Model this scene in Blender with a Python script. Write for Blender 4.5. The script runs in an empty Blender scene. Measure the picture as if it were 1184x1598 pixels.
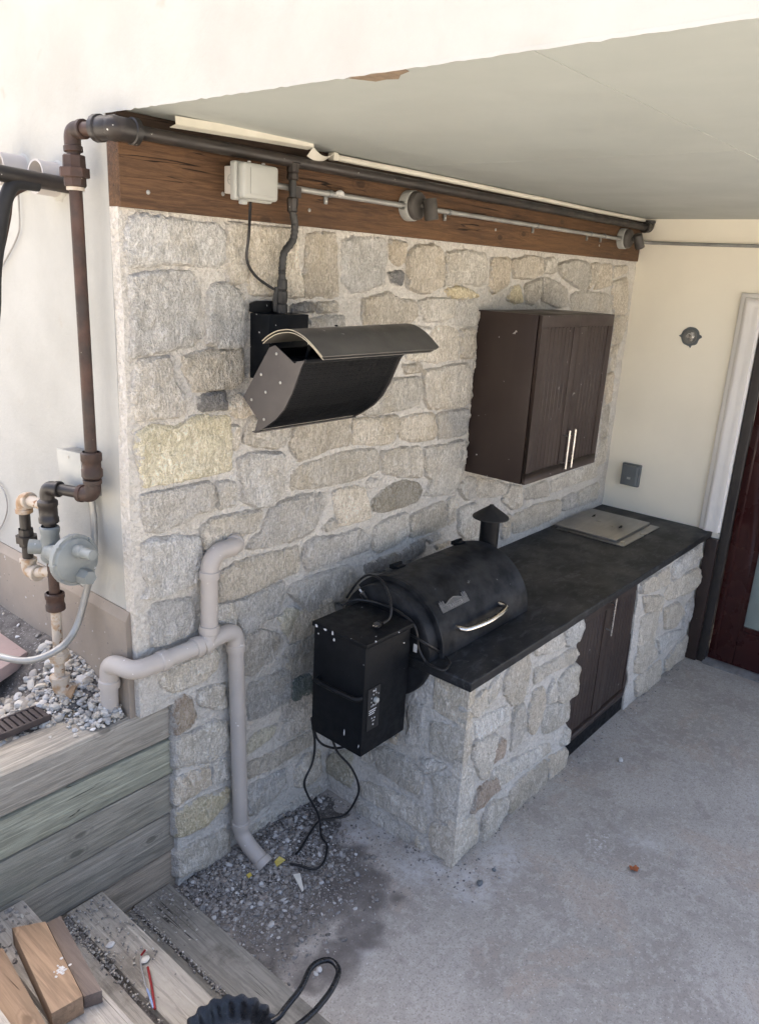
import bpy, bmesh, math, random
import numpy as np
from mathutils import Vector, Matrix, noise, geometry
R = math.radians
rnd = random.Random(7)
S = bpy.context.scene
COL = S.collection

# ------------------------------------------------------------------ camera
cam = bpy.data.cameras.new('camera')
cam.sensor_fit = 'VERTICAL'; cam.sensor_height = 36.0; cam.sensor_width = 36.0
cam.lens = 36.0 * 1216.0 / 1598.0
cam.clip_start = 0.05; cam.clip_end = 2000
cam_o = bpy.data.objects.new('camera', cam); COL.objects.link(cam_o)
r_ = Vector((0.64808491, -0.75972926, 0.05289044))
u_ = Vector((0.1934156, 0.23136913, 0.95344571))
f_ = Vector((0.73659782, 0.60768395, -0.29689034))
mw = Matrix((r_, u_, -f_)).transposed().to_4x4()
mw.translation = Vector((-1.38552952, -2.22119396, 2.46555211))
cam_o.matrix_world = mw
S.camera = cam_o

# ------------------------------------------------------------------ sky, sun, exposure
SUN_DIR = Vector((0.22, 0.44, 0.86)).normalized()      # towards the sun
world = bpy.data.worlds.new('World'); S.world = world; world.use_nodes = True
wn = world.node_tree.nodes; wl = world.node_tree.links
bg = wn['Background']; sky = wn.new('ShaderNodeTexSky'); sky.sky_type = 'NISHITA'
sky.sun_disc = False
sky.sun_elevation = math.asin(SUN_DIR.z)
sky.sun_rotation = math.atan2(SUN_DIR.x, SUN_DIR.y)
sky.air_density = 0.66; sky.dust_density = 6.0; sky.ozone_density = 0.0
wl.new(sky.outputs[0], bg.inputs[0]); bg.inputs[1].default_value = 0.15
sun = bpy.data.lights.new('sun', 'SUN'); sun.energy = 5.0; sun.angle = R(0.5); sun.color = (1.0, 0.95, 0.87)
sun_o = bpy.data.objects.new('sun', sun); COL.objects.link(sun_o)
sun_o.rotation_euler = SUN_DIR.to_track_quat('Z', 'Y').to_euler(); sun_o.location = SUN_DIR * 30
S.view_settings.view_transform = 'Standard'; S.view_settings.look = 'None'
S.view_settings.gamma = 1.0; S.view_settings.use_curve_mapping = False
S.view_settings.exposure = 2.36
S.render.engine = 'CYCLES'
S.cycles.max_bounces = 8; S.cycles.diffuse_bounces = 5
S.cycles.use_denoising = True

# ------------------------------------------------------------------ helpers
WL = {}
def wloc(o): return WL.get(o.name, Vector((0, 0, 0))) if o else Vector((0, 0, 0))
def tag(o, label=None, cat=None, group=None, kind=None):
    if label: o['label'] = label
    if cat: o['category'] = cat
    if group: o['group'] = group
    if kind: o['kind'] = kind
    return o
def thing(name, loc, label, cat, group=None, kind=None):
    o = bpy.data.objects.new(name, None); COL.objects.link(o)
    o.empty_display_size = 0.1
    o.location = loc; WL[o.name] = Vector(loc)
    return tag(o, label, cat, group, kind)
def link_mesh(name, me, mat, parent, center):
    o = bpy.data.objects.new(name, me); COL.objects.link(o)
    if mat: me.materials.append(mat)
    o.parent = parent; o.location = Vector(center) - wloc(parent); WL[o.name] = Vector(center)
    return o
def finish(name, bm, mat, parent=None, smooth=38, bev=0, seg=2, color=None):
    if bev:
        bmesh.ops.remove_doubles(bm, verts=bm.verts, dist=1e-5)
        es = [e for e in bm.edges if len(e.link_faces) == 2 and e.calc_face_angle(0) > 0.5]
        bmesh.ops.bevel(bm, geom=es, offset=bev, segments=seg, affect='EDGES', profile=0.6, clamp_overlap=True)
    co = [v.co for v in bm.verts]
    mn = Vector([min(c[i] for c in co) for i in range(3)]); mx = Vector([max(c[i] for c in co) for i in range(3)])
    c = (mn + mx) / 2; c.z = mn.z
    for v in bm.verts: v.co -= c
    me = bpy.data.meshes.new(name); bm.to_mesh(me); bm.free()
    if smooth:
        me.polygons.foreach_set('use_smooth', [True] * len(me.polygons))
        me.set_sharp_from_angle(angle=R(smooth))
    o = link_mesh(name, me, mat, parent, c)
    if color: o.color = color
    return o

class MB:
    def __init__(s): s.b = bmesh.new()
    def box(s, x0, x1, y0, y1, z0, z1, M=None):
        vs = [s.b.verts.new((x, y, z)) for z in (z0, z1) for y in (y0, y1) for x in (x0, x1)]
        if M:
            for v in vs: v.co = M @ v.co
        for f in ((0, 2, 3, 1), (4, 5, 7, 6), (0, 1, 5, 4), (2, 6, 7, 3), (0, 4, 6, 2), (1, 3, 7, 5)):
            s.b.faces.new([vs[i] for i in f])
        return s
    def prism(s, pts, vec):
        vec = Vector(vec); a = [s.b.verts.new(p) for p in pts]; b = [s.b.verts.new(Vector(p) + vec) for p in pts]
        n = len(a); fs = [s.b.faces.new(a[::-1]), s.b.faces.new(b)]
        for i in range(n): fs.append(s.b.faces.new((a[i], a[(i + 1) % n], b[(i + 1) % n], b[i])))
        bmesh.ops.recalc_face_normals(s.b, faces=fs)
        return s
    def tube(s, path, r, n=12, caps=True):
        path = [Vector(p) for p in path]; rs = r if isinstance(r, (list, tuple)) else [r] * len(path)
        t0 = (path[1] - path[0]).normalized()
        up = Vector((0, 0, 1)) if abs(t0.z) < 0.9 else Vector((1, 0, 0))
        nx = (up - t0 * up.dot(t0)).normalized(); rings = []
        for i, p in enumerate(path):
            a = path[max(i - 1, 0)]; c = path[min(i + 1, len(path) - 1)]
            t = (c - a).normalized()
            nx = nx - t * nx.dot(t)
            nx = nx.normalized() if nx.length > 1e-6 else t.orthogonal().normalized()
            ny = t.cross(nx)
            rings.append([s.b.verts.new(p + rs[i] * (math.cos(2 * math.pi * k / n) * nx + math.sin(2 * math.pi * k / n) * ny)) for k in range(n)])
        for i in range(len(rings) - 1):
            for k in range(n):
                s.b.faces.new((rings[i][k], rings[i][(k + 1) % n], rings[i + 1][(k + 1) % n], rings[i + 1][k]))
        if caps:
            s.b.faces.new(rings[0][::-1]); s.b.faces.new(rings[-1])
        return s
    def lathe(s, o, ax, prof, n=24):
        o = Vector(o); ax = Vector(ax).normalized(); a = ax.orthogonal().normalized(); b = ax.cross(a); rings = []
        for rr, h in prof:
            if rr < 1e-6: rings.append([s.b.verts.new(o + ax * h)])
            else: rings.append([s.b.verts.new(o + ax * h + rr * (math.cos(2 * math.pi * k / n) * a + math.sin(2 * math.pi * k / n) * b)) for k in range(n)])
        for p, q in zip(rings, rings[1:]):
            for k in range(n):
                k2 = (k + 1) % n
                if len(p) == 1 and len(q) == 1: continue
                if len(p) == 1: s.b.faces.new((p[0], q[k2], q[k]))
                elif len(q) == 1: s.b.faces.new((p[k], p[k2], q[0]))
                else: s.b.faces.new((p[k], p[k2], q[k2], q[k]))
        return s
    def sphere(s, c, r, n=2):
        m = Matrix.Translation(Vector(c)) @ (Matrix.Diagonal((*r, 1)) if isinstance(r, (tuple, list)) else Matrix.Scale(r, 4))
        bmesh.ops.create_icosphere(s.b, subdivisions=n, radius=1, matrix=m); return s
    def make(s, name, mat, parent=None, **k): return finish(name, s.b, mat, parent, **k)

def fillet(path, r, n=6):
    P = [Vector(p) for p in path]; out = [P[0]]
    for i in range(1, len(P) - 1):
        a, b, c = P[i - 1], P[i], P[i + 1]
        d = min(r, (a - b).length * 0.49, (c - b).length * 0.49)
        p0 = b + (a - b).normalized() * d; p1 = b + (c - b).normalized() * d
        for k in range(n + 1):
            t = k / n; out.append((1 - t) ** 2 * p0 + 2 * t * (1 - t) * b + t * t * p1)
    out.append(P[-1]); return out
def spline(path, n=8):
    P = [Vector(p) for p in path]; P = [2 * P[0] - P[1]] + P + [2 * P[-1] - P[-2]]; out = []
    for i in range(1, len(P) - 2):
        for k in range(n):
            t = k / n
            out.append(0.5 * ((2 * P[i]) + (-P[i - 1] + P[i + 1]) * t + (2 * P[i - 1] - 5 * P[i] + 4 * P[i + 1] - P[i + 2]) * t * t + (-P[i - 1] + 3 * P[i] - 3 * P[i + 1] + P[i + 2]) * t ** 3))
    out.append(P[-2]); return out

# ------------------------------------------------------------------ materials
class NT:
    def __init__(s, name):
        s.m = bpy.data.materials.new(name); s.m.use_nodes = True; s.t = s.m.node_tree
        s.p = s.t.nodes['Principled BSDF']; s.geo = s.n('ShaderNodeNewGeometry'); s.pos = s.geo.outputs['Position']
    def n(s, t): return s.t.nodes.new(t)
    def l(s, a, b): s.t.links.new(a, b)
    def set(s, sock, v):
        if isinstance(v, bpy.types.NodeSocket): s.l(v, sock)
        elif isinstance(v, (tuple, list)) and len(v) == 3 and sock.type == 'RGBA': sock.default_value = (*v, 1)
        else: sock.default_value = v
    def mapped(s, scale, rot=(0, 0, 0), loc=(0, 0, 0)):
        m = s.n('ShaderNodeMapping'); s.l(s.pos, m.inputs[0]); m.inputs['Scale'].default_value = scale
        m.inputs['Rotation'].default_value = rot; m.inputs['Location'].default_value = loc; return m.outputs[0]
    def noise(s, scale, detail=6, rough=0.55, vec=None, dist=0.0):
        t = s.n('ShaderNodeTexNoise'); s.l(vec or s.pos, t.inputs['Vector']); t.inputs['Scale'].default_value = scale
        t.inputs['Detail'].default_value = detail; t.inputs['Roughness'].default_value = rough; t.inputs['Distortion'].default_value = dist
        return t.outputs[0]
    def voro(s, scale, vec=None, feature='F1', rand=1.0, dim='3D'):
        t = s.n('ShaderNodeTexVoronoi'); t.voronoi_dimensions = dim; s.l(vec or s.pos, t.inputs['Vector']); t.inputs['Scale'].default_value = scale
        t.feature = feature; t.inputs['Randomness'].default_value = rand
        return t.outputs['Distance']
    def ramp(s, v, a, b, lo=0.0, hi=1.0):
        t = s.n('ShaderNodeMapRange'); t.interpolation_type = 'SMOOTHSTEP'; s.l(v, t.inputs[0])
        t.inputs[1].default_value = a; t.inputs[2].default_value = b; t.inputs[3].default_value = lo; t.inputs[4].default_value = hi
        return t.outputs[0]
    def math(s, op, a, b=0.0):
        t = s.n('ShaderNodeMath'); t.operation = op; s.set(t.inputs[0], a); s.set(t.inputs[1], b); return t.outputs[0]
    def mix(s, f, a, b, mode='MIX'):
        t = s.n('ShaderNodeMix'); t.data_type = 'RGBA'; t.blend_type = mode; s.set(t.inputs['Factor'], f)
        s.set(t.inputs[6], a); s.set(t.inputs[7], b); return t.outputs[2]
    def dist(s, p, rad, soft, warp=None):
        t = s.n('ShaderNodeVectorMath'); t.operation = 'DISTANCE'; s.l(warp or s.pos, t.inputs[0]); t.inputs[1].default_value = p
        return s.ramp(t.outputs['Value'], rad + soft, rad - soft)
    def warped(s, scale, amt):
        t = s.n('ShaderNodeTexNoise'); s.l(s.pos, t.inputs['Vector']); t.inputs['Scale'].default_value = scale; t.inputs['Detail'].default_value = 5
        a = s.n('ShaderNodeVectorMath'); a.operation = 'SUBTRACT'; s.l(t.outputs['Color'], a.inputs[0]); a.inputs[1].default_value = (.5, .5, .5)
        b = s.n('ShaderNodeVectorMath'); b.operation = 'SCALE'; s.l(a.outputs[0], b.inputs[0]); b.inputs['Scale'].default_value = amt
        c = s.n('ShaderNodeVectorMath'); c.operation = 'ADD'; s.l(b.outputs[0], c.inputs[0]); s.l(s.pos, c.inputs[1]); return c.outputs[0]
    def bump(s, h, strength, dist):
        b = s.n('ShaderNodeBump'); s.l(h, b.inputs['Height']); b.inputs['Strength'].default_value = strength; b.inputs['Distance'].default_value = dist
        s.l(b.outputs[0], s.p.inputs['Normal'])
    def out(s, col=None, rough=None, metal=None, spec=None):
        if col is not None: s.set(s.p.inputs['Base Color'], col)
        if rough is not None: s.set(s.p.inputs['Roughness'], rough)
        if metal is not None: s.set(s.p.inputs['Metallic'], metal)
        if spec is not None: s.set(s.p.inputs['Specular IOR Level'], spec)
        return s.m
def pm(name, c, c2=None, sc=8, rough=0.6, metal=0.0, bump=0.0, bsc=80, bd=0.004, spots=(), lohi=(0.35, 0.65), vec=None, spec=0.4, rvar=0.1):
    t = NT(name); v = t.mapped(vec) if vec else None
    n = t.noise(sc, 7, 0.6, v)
    col = t.mix(t.ramp(n, *lohi), c, c2 or tuple(x * 0.75 for x in c))
    for (sc2, th, sw, cc) in spots:
        col = t.mix(t.ramp(t.noise(sc2, 3, 0.5), th, th + sw), col, cc)
    if bump: t.bump(t.noise(bsc, 6, 0.6, v), bump, bd)
    return t.out(col, t.ramp(t.noise(sc * 2.3, 5), .3, .7, max(rough - rvar, .05), min(rough + rvar, 1)), metal, spec)

WHITE = (.72, .70, .66)
MT = {}
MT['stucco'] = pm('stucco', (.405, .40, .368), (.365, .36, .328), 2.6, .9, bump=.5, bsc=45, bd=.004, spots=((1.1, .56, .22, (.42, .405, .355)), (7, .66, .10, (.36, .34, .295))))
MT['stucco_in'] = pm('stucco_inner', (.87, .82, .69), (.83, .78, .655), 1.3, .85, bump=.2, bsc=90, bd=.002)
MT['found'] = pm('foundation', (.30, .255, .205), (.245, .208, .17), 3, .85, bump=.4, bsc=60, bd=.003,
                 spots=((38, .70, .03, (.50, .48, .45)), (70, .70, .03, (.12, .11, .10))))
MT['ceiling'] = pm('ceiling_paint', (.425, .45, .425), (.395, .42, .395), 1.2, .55, bump=.08, bsc=30, bd=.003, vec=(1, .3, 1))
MT['black'] = pm('black_powder_coat', (.004, .0048, .006), (.008, .009, .0105), 14, .5, spec=.18, bump=.12, bsc=400, bd=.0006)
MT['black_drum'] = pm('black_drum_paint', (.006, .007, .0088), (.026, .0275, .030), 9, .55, spec=.22, bump=.2, bsc=350, bd=.0008,
                      spots=((30, .72, .03, (.12, .12, .12)),))
MT['black_specked'] = pm('black_specked', (.0035, .0045, .006), (.006, .0072, .009), 12, .5, spec=.16, bump=.1, bsc=300, bd=.0006,
                         spots=((42, .735, .02, (.55, .55, .55)),))
MT['black_matte'] = pm('black_matte', (.012, .012, .013), (.02, .02, .02), 10, .62, spec=.3, bump=.2, bsc=120, bd=.001)
MT['hose'] = pm('black_hose', (.022, .022, .022), (.035, .034, .032), 20, .5)
MT['cord'] = pm('black_cord', (.014, .014, .015), None, 20, .42)
MT['pipe_dark'] = pm('gas_pipe_dark', (.016, .0145, .0135), (.030, .023, .019), 7, .45, bump=.15, bsc=140, bd=.001, spots=((80, .73, .02, (.5, .48, .44)),))
MT['pipe_rust'] = pm('gas_pipe_rust', (.026, .017, .0135), (.062, .031, .021), 9, .6, bump=.35, bsc=120, bd=.0015, spots=((60, .70, .03, (.02, .016, .014)), (75, .74, .02, (.5, .47, .42))))
MT['pipe_pale'] = pm('gas_pipe_pale', (.46, .40, .325), (.33, .215, .12), 18, .65, bump=.3, bsc=130, bd=.0012, lohi=(.48, .62), spots=((40, .66, .03, (.22, .11, .05)),))
MT['pvc'] = pm('pvc_painted', (.43, .392, .350), (.385, .35, .315), 4, .48, bump=.12, bsc=70, bd=.0012, spots=((60, .715, .012, (.74, .72, .70)),))
MT['pvc_white'] = pm('pvc_white', (.44, .41, .385), (.40, .375, .355), 5, .5)
MT['reg'] = pm('regulator_grey', (.215, .232, .222), (.175, .19, .183), 9, .45, bump=.12, bsc=150, bd=.001, spots=((50, .72, .02, (.45, .47, .46)),))
MT['galv'] = pm('galvanised', (.27, .275, .27), (.19, .195, .19), 12, .45, .6)
MT['conduit'] = pm('conduit_painted', (.33, .33, .31), (.26, .255, .24), 10, .45, .35)
MT['boxgrey'] = pm('box_grey', (.36, .365, .34), (.32, .325, .30), 5, .5, bump=.1, bsc=200, bd=.0006)
MT['boxdark'] = pm('box_dark_grey', (.13, .145, .15), (.10, .11, .115), 6, .5)
MT['boxwhite'] = pm('box_offwhite', (.55, .52, .47), (.48, .45, .41), 6, .55)
MT['lamp'] = pm('lamp_bronze', (.05, .045, .040), (.075, .068, .06), 9, .5)
MT['steel'] = pm('stainless', (.40, .385, .365), (.35, .34, .325), 3, .36, 1.0, bump=.05, bsc=60, bd=.0006, vec=(1, 14, 1))
MT['chrome'] = pm('chrome', (.70, .68, .64), (.58, .55, .50), 10, .20, 1.0, rvar=.08)
MT['brushed'] = pm('brushed_nickel', (.62, .60, .57), None, 30, .32, 1.0)
MT['cab'] = pm('cabinet_brown', (.031, .0200, .0168), (.035, .0230, .0192), 3, .42, bump=.08, bsc=200, bd=.0005, vec=(4, 4, .6), spots=((26, .735, .010, (.30, .28, .27)), (55, .757, .01, (.62, .6, .58))))
MT['cab_in'] = pm('cabinet_gap', (.008, .007, .007), None, 3, .7)
MT['trim'] = pm('trim_offwhite', (.60, .575, .50), (.52, .50, .42), 6, .6)
MT['casing'] = pm('casing_paint', (.80, .775, .735), (.73, .71, .675), 2.2, .55, bump=.12, bsc=50, bd=.001)
MT['door'] = pm('door_red', (.042, .009, .008), (.030, .007, .0065), 3, .30, vec=(1, 1, .2))
MT['doordark'] = pm('door_frame_dark', (.025, .022, .021), (.035, .03, .027), 6, .5)
MT['blind'] = pm('blind_white', (.62, .66, .60), None, 6, .6)
MT['alu'] = pm('threshold_alu', (.34, .34, .34), (.22, .22, .22), 12, .45, .6)
MT['leaf'] = pm('leaf_rust', (.36, .11, .04), (.25, .08, .03), 40, .7)
MT['iron'] = pm('cast_iron', (.006, .007, .009), (.012, .013, .015), 22, .30, bump=.2, bsc=120, bd=.001)
MT['white_chip'] = pm('white_chip', (.55, .54, .52), (.46, .45, .43), 30, .8)
MT['yellow_chip'] = pm('yellow_chip', (.55, .42, .08), (.48, .40, .12), 20, .7)
MT['cream_chip'] = pm('cream_chip', (.60, .57, .50), (.52, .5, .44), 20, .8)
MT['red'] = pm('red_wire', (.28, .02, .02), None, 20, .45)
MT['bluewire'] = pm('blue_wire', (.30, .40, .65), None, 20, .45)
MT['print'] = pm('white_print', (.62, .62, .62), None, 20, .6)
MT['screw'] = pm('screw_zinc', (.45, .45, .43), None, 20, .4, .9)
MT['grate'] = pm('grate_brown', (.045, .034, .032), (.06, .047, .043), 10, .7)
MT['paver'] = pm('paver_pink', (.36, .27, .25), (.30, .24, .225), 6, .9, bump=.4, bsc=90, bd=.003, spots=((14, .60, .06, (.12, .11, .10)),))
MT['bare'] = pm('bare_board', (.27, .20, .135), (.20, .15, .105), 30, .85)
MT['wire_grey'] = pm('wire_grey', (.35, .34, .32), None, 10, .6)
MT['badge'] = pm('badge_metal', (.10, .10, .095), (.16, .155, .145), 40, .5, .3)
MT['badge_letter'] = pm('badge_letters', (.30, .29, .27), (.22, .21, .2), 40, .5, .3)

def mk_stone():
    t = NT('limestone')
    oi = t.n('ShaderNodeObjectInfo'); base = oi.outputs['Color']
    def hsv(v, sa):
        h = t.n('ShaderNodeHueSaturation'); t.l(base, h.inputs['Color']); h.inputs['Value'].default_value = v * 1.74; h.inputs['Saturation'].default_value = sa; return h.outputs[0]
    col = t.mix(t.ramp(t.noise(7, 5, .6, dist=.6), .38, .62), hsv(.84, 1.1), hsv(1.02, .95))
    col = t.mix(t.ramp(t.noise(3.2, 4), .50, .66, 0, .45), col, (.60, .50, .335))
    a = t.noise(46, 5, .62, t.mapped((1.25, 1, .5), (0, R(35), 0)), 1.6)
    col = t.mix(t.ramp(a, .495, .40, 0, .60), col, hsv(.66, 1.1))
    col = t.mix(t.ramp(a, .51, .60, 0, .55), col, hsv(1.25, .65))
    f = t.noise(125, 3, .6, None, .6)
    col = t.mix(t.ramp(f, .47, .38, 0, .35), col, hsv(.55, 1.1))
    col = t.mix(t.ramp(f, .53, .62, 0, .40), col, hsv(1.36, .5))
    at = t.n('ShaderNodeAttribute'); at.attribute_name = 'edge'
    e = t.math('ADD', at.outputs['Fac'], t.math('MULTIPLY', t.math('SUBTRACT', t.noise(26, 5, .65), .5), 2.6))
    col = t.mix(t.ramp(e, .50, .80, 0, .92), col, t.mix(t.ramp(f, .40, .60), (.60, .565, .505), (.73, .695, .635)))
    h = t.math('ADD', t.math('ADD', t.noise(22, 8, .68, dist=.5), t.math('MULTIPLY', a, .9)), t.math('MULTIPLY', f, .5))
    t.bump(h, 1.0, .030)
    return t.out(col, .92, 0, .15)
def mk_mortar():
    t = NT('mortar')
    col = t.mix(t.ramp(t.noise(6, 6, .6), .36, .64), (.61, .575, .51), (.70, .665, .60))
    a = t.noise(60, 5, .65, None, .5)
    col = t.mix(t.ramp(a, .48, .36, 0, .45), col, (.42, .39, .34))
    col = t.mix(t.ramp(a, .53, .60, 0, .7), col, (.76, .73, .67))
    f = t.noise(150, 3, .6); col = t.mix(t.ramp(f, .43, .33, 0, .45), col, (.30, .28, .25))
    t.bump(t.math('ADD', t.noise(30, 8, .68), t.math('MULTIPLY', a, .8)), 1.0, .018)
    return t.out(col, .95, 0, .12)
MT['stone'] = mk_stone(); MT['mortar'] = mk_mortar()
def mk_wood(name, c, c2, cdark, axis, grain=26, bump=.5, tint=None, ring=.5, knots=True, rough=.8, oc=False):
    t = NT(name)
    def st(k): return tuple(k if 'XYZ'[i] == axis else 1 for i in range(3))
    v = t.mapped(st(.09)); vl = t.mapped(st(.045)); vb = t.mapped(st(.25))
    if knots:   # grain bends round the knots
        kd = t.math('ADD', t.voro(4.6, t.mapped(st(.5), (R(90), 0, 0) if axis == 'X' else (0, 0, 0)), dim='2D'), t.math('MULTIPLY', t.math('SUBTRACT', t.noise(22, 4, .6), .5), .09))
    g = t.noise(grain * 2.6, 9, .72, v, 1.6); w = t.noise(grain * .5, 5, .6, v, 2.6)
    fine = t.noise(grain * 7, 5, .65, vl, .3)
    col = t.mix(t.ramp(g, .34, .66), c2, c)
    col = t.mix(t.ramp(w, .50, .70, 0, ring * .75), col, cdark)
    col = t.mix(t.ramp(fine, .50, .58, 0, .5), col, tuple(x * .6 for x in c2))
    col = t.mix(t.ramp(t.noise(grain * 5, 5, .6, vl, .2), .56, .66, 0, .5), col, tuple(min(1, x * 1.45) for x in c))
    if tint: col = t.mix(t.ramp(t.noise(2.2, 4, .5, vb), .46, .66, 0, .7), col, t.mix(t.ramp(g, .38, .62), tuple(x * .6 for x in tint), tint))
    if name.startswith('weathered_wood_y'): col = t.mix(t.ramp(t.noise(4.5, 6, .68), .50, .68, 0, .55), col, (.115, .10, .085))
    cr = t.noise(grain * .9, 3, .5, vl, .5); crack = t.ramp(t.math('ABSOLUTE', t.math('SUBTRACT', cr, .5)), .003, .008, 1, 0)
    crack = t.math('MULTIPLY', crack, t.ramp(t.noise(3.1, 3), .54, .62))
    col = t.mix(crack, col, tuple(x * .3 for x in cdark))
    if knots:
        col = t.mix(t.ramp(kd, .075, .035, 0, .6), col, tuple(x * .5 for x in cdark))
        col = t.mix(t.ramp(t.math('ABSOLUTE', t.math('SUBTRACT', kd, .10)), .020, .003, 0, .22), col, tuple(x * .7 for x in cdark))
    if oc:
        oi = t.n('ShaderNodeObjectInfo'); col = t.mix(1.0, col, oi.outputs['Color'], 'MULTIPLY')
    h = t.math('SUBTRACT', t.math('ADD', g, t.math('MULTIPLY', fine, .8)), crack)
    t.bump(h, bump, .006)
    return t.out(col, rough, 0, .2)
MT['beam'] = mk_wood('beam_wood', (.118, .064, .033), (.074, .041, .023), (.032, .019, .0125), 'X', 18, .5, (.165, .088, .041), .9, rough=.62)
MT['beam_dark'] = mk_wood('beam_dark_wood', (.05, .033, .024), (.04, .027, .02), (.02, .014, .01), 'X', 22, .4, None, .5, False)
MT['wood_x'] = mk_wood('weathered_wood_x', (.43, .40, .34), (.32, .30, .255), (.175, .167, .145), 'X', 15, .8, (.31, .325, .255), .8, oc=True)
MT['wood_y'] = mk_wood('weathered_wood_y', (.42, .395, .35), (.34, .32, .285), (.22, .205, .18), 'Y', 14, .5, (.46, .435, .39), .5, False, oc=True)
MT['lumber'] = mk_wood('fresh_lumber', (.32, .215, .135), (.275, .185, .118), (.21, .135, .082), 'Y', 7, .2, (.36, .265, .18), .5, oc=True, rough=.7)

def mk_concrete():
    t = NT('concrete')
    w = t.warped(3.0, .30); w2 = t.warped(7.0, .16)
    col = t.mix(t.ramp(t.noise(1.1, 9, .70, dist=.3), .38, .62), (.325, .300, .262), (.41, .382, .340))
    col = t.mix(t.ramp(t.noise(3.4, 8, .68, dist=.6), .50, .58, 0, .55), col, (.275, .244, .214))
    col = t.mix(t.ramp(t.noise(1.9, 7, .66, dist=.6), .53, .62, 0, .6), col, (.39, .325, .265))
    col = t.mix(t.ramp(t.noise(24, 7, .70), .50, .60, 0, .55), col, (.46, .432, .385))
    col = t.mix(t.ramp(t.noise(52, 6, .68), .52, .62, 0, .5), col, (.25, .225, .20))
    col = t.mix(t.ramp(t.noise(125, 3, .6), .54, .64, 0, .6), col, (.20, .18, .16))
    col = t.mix(t.ramp(t.noise(100, 3), .64, .71, 0, .8), col, (.60, .575, .54))
    # pale mortar dust along the foot of the stone counter
    dust = None
    for p, r in (((.90, -.30, 0), .12), ((.98, -.62, 0), .13), ((1.2, -.86, 0), .08), ((1.0, -.88, 0), .10), ((.45, -.72, 0), .06), ((1.8, -1.28, 0), .05)):
        d = t.dist(p, r, .09, w); dust = d if dust is None else t.math('MAXIMUM', dust, d)
    dust = t.math('MULTIPLY', dust, t.ramp(t.noise(20, 7, .7), .35, .65))
    col = t.mix(t.math('MULTIPLY', dust, .75), col, (.55, .54, .53))
    sc = t.ramp(t.noise(60, 6, .7), .5, .6); col = t.mix(t.math('MULTIPLY', t.dist((1.62, -1.17, 0), .045, .05, t.warped(9, .25)), sc), col, (.60, .58, .55))
    # earth and damp below the drain pipe
    so = None
    for p, r in (((.20, -.12, 0), .20), ((.45, -.18, 0), .24), ((.72, -.12, 0), .18), ((.62, -.36, 0), .17), ((.32, -.40, 0), .18), ((.17, -.50, 0), .12)):
        d = t.dist(p, r, .05, w2); so = d if so is None else t.math('MAXIMUM', so, d)
    col = t.mix(t.math('MULTIPLY', so, t.ramp(t.noise(30, 7, .7), .30, .62, .55, .96)), col, t.mix(t.ramp(t.noise(60, 6, .7), .4, .65), (.060, .053, .048), (.16, .145, .13)))
    st = None
    for p, r in (((.76, -.40, 0), .08), ((.73, -.54, 0), .085), ((.62, -.62, 0), .09), ((.48, -.70, 0), .10), ((.33, -.72, 0), .10), ((.22, -.70, 0), .08), ((.72, -.70, 0), .035), ((.55, -.52, 0), .12)):
        d = t.dist(p, r, .028, w2); st = d if st is None else t.math('MAXIMUM', st, d)
    col = t.mix(t.math('MULTIPLY', st, t.ramp(t.noise(12, 7, .65), .3, .62, .50, .86)), col, (.105, .092, .084))
    t.bump(t.math('ADD', t.noise(70, 9, .72), t.noise(9, 4)), .4, .005)
    return t.out(col, t.ramp(st, 0, 1, .85, .6), 0, .3)
MT['concrete'] = mk_concrete()
def mk_counter():
    t = NT('black_countertop')
    col = t.mix(t.ramp(t.noise(2.4, 7, .65, dist=.6), .35, .68), (.010, .011, .012), (.023, .024, .026))
    col = t.mix(t.ramp(t.noise(11, 9, .72, t.mapped((1, 2.4, 1)), 1.2), .50, .64, 0, .75), col, (.058, .060, .063))
    col = t.mix(t.ramp(t.noise(130, 3), .70, .74), col, (.22, .22, .22))
    t.bump(t.noise(60, 7, .65), .15, .003)
    return t.out(col, t.ramp(t.noise(6, 6), .3, .7, .38, .60), 0, .28)
MT['counter'] = mk_counter()
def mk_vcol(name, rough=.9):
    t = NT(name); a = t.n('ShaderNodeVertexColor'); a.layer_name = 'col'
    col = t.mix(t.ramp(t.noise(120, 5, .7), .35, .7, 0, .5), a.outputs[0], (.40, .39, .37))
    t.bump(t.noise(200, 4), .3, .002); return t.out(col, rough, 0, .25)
MT['rocks'] = mk_vcol('gravel_stone')
MT['soil'] = pm('soil', (.075, .068, .062), (.14, .13, .12), 22, .95, bump=.9, bsc=90, bd=.01, spots=((120, .62, .05, (.30, .29, .28)),))
MT['lawn'] = pm('pale_gravel_ground', (.44, .405, .35), (.38, .35, .30), 2, .95, bump=.8, bsc=30, bd=.02)
def mk_glass():
    t = NT('door_glass'); t.p.inputs['Base Color'].default_value = (.9, .95, .93, 1); t.p.inputs['Roughness'].default_value = .03
    t.p.inputs['Transmission Weight'].default_value = .95; t.p.inputs['IOR'].default_value = 1.45; return t.m
MT['glass'] = mk_glass()
def mk_mesh_black():
    t = NT('perforated_black')
    v = t.n('ShaderNodeTexVoronoi'); t.l(t.mapped((1, 1, 1)), v.inputs['Vector']); v.inputs['Scale'].default_value = 130; v.inputs['Randomness'].default_value = 0
    hole = t.ramp(v.outputs['Distance'], .30, .42)
    col = t.mix(hole, (.003, .003, .003), (.028, .028, .028)); t.bump(hole, .6, .002)
    return t.out(col, .45, 0, .35)
MT['perf'] = mk_mesh_black()
MT['heater'] = pm('heater_casing', (.062, .055, .052), (.078, .070, .066), 5, .42, .2, bump=.05, bsc=200, bd=.0005, spots=((70, .745, .01, (.6, .58, .55)),))
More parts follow.
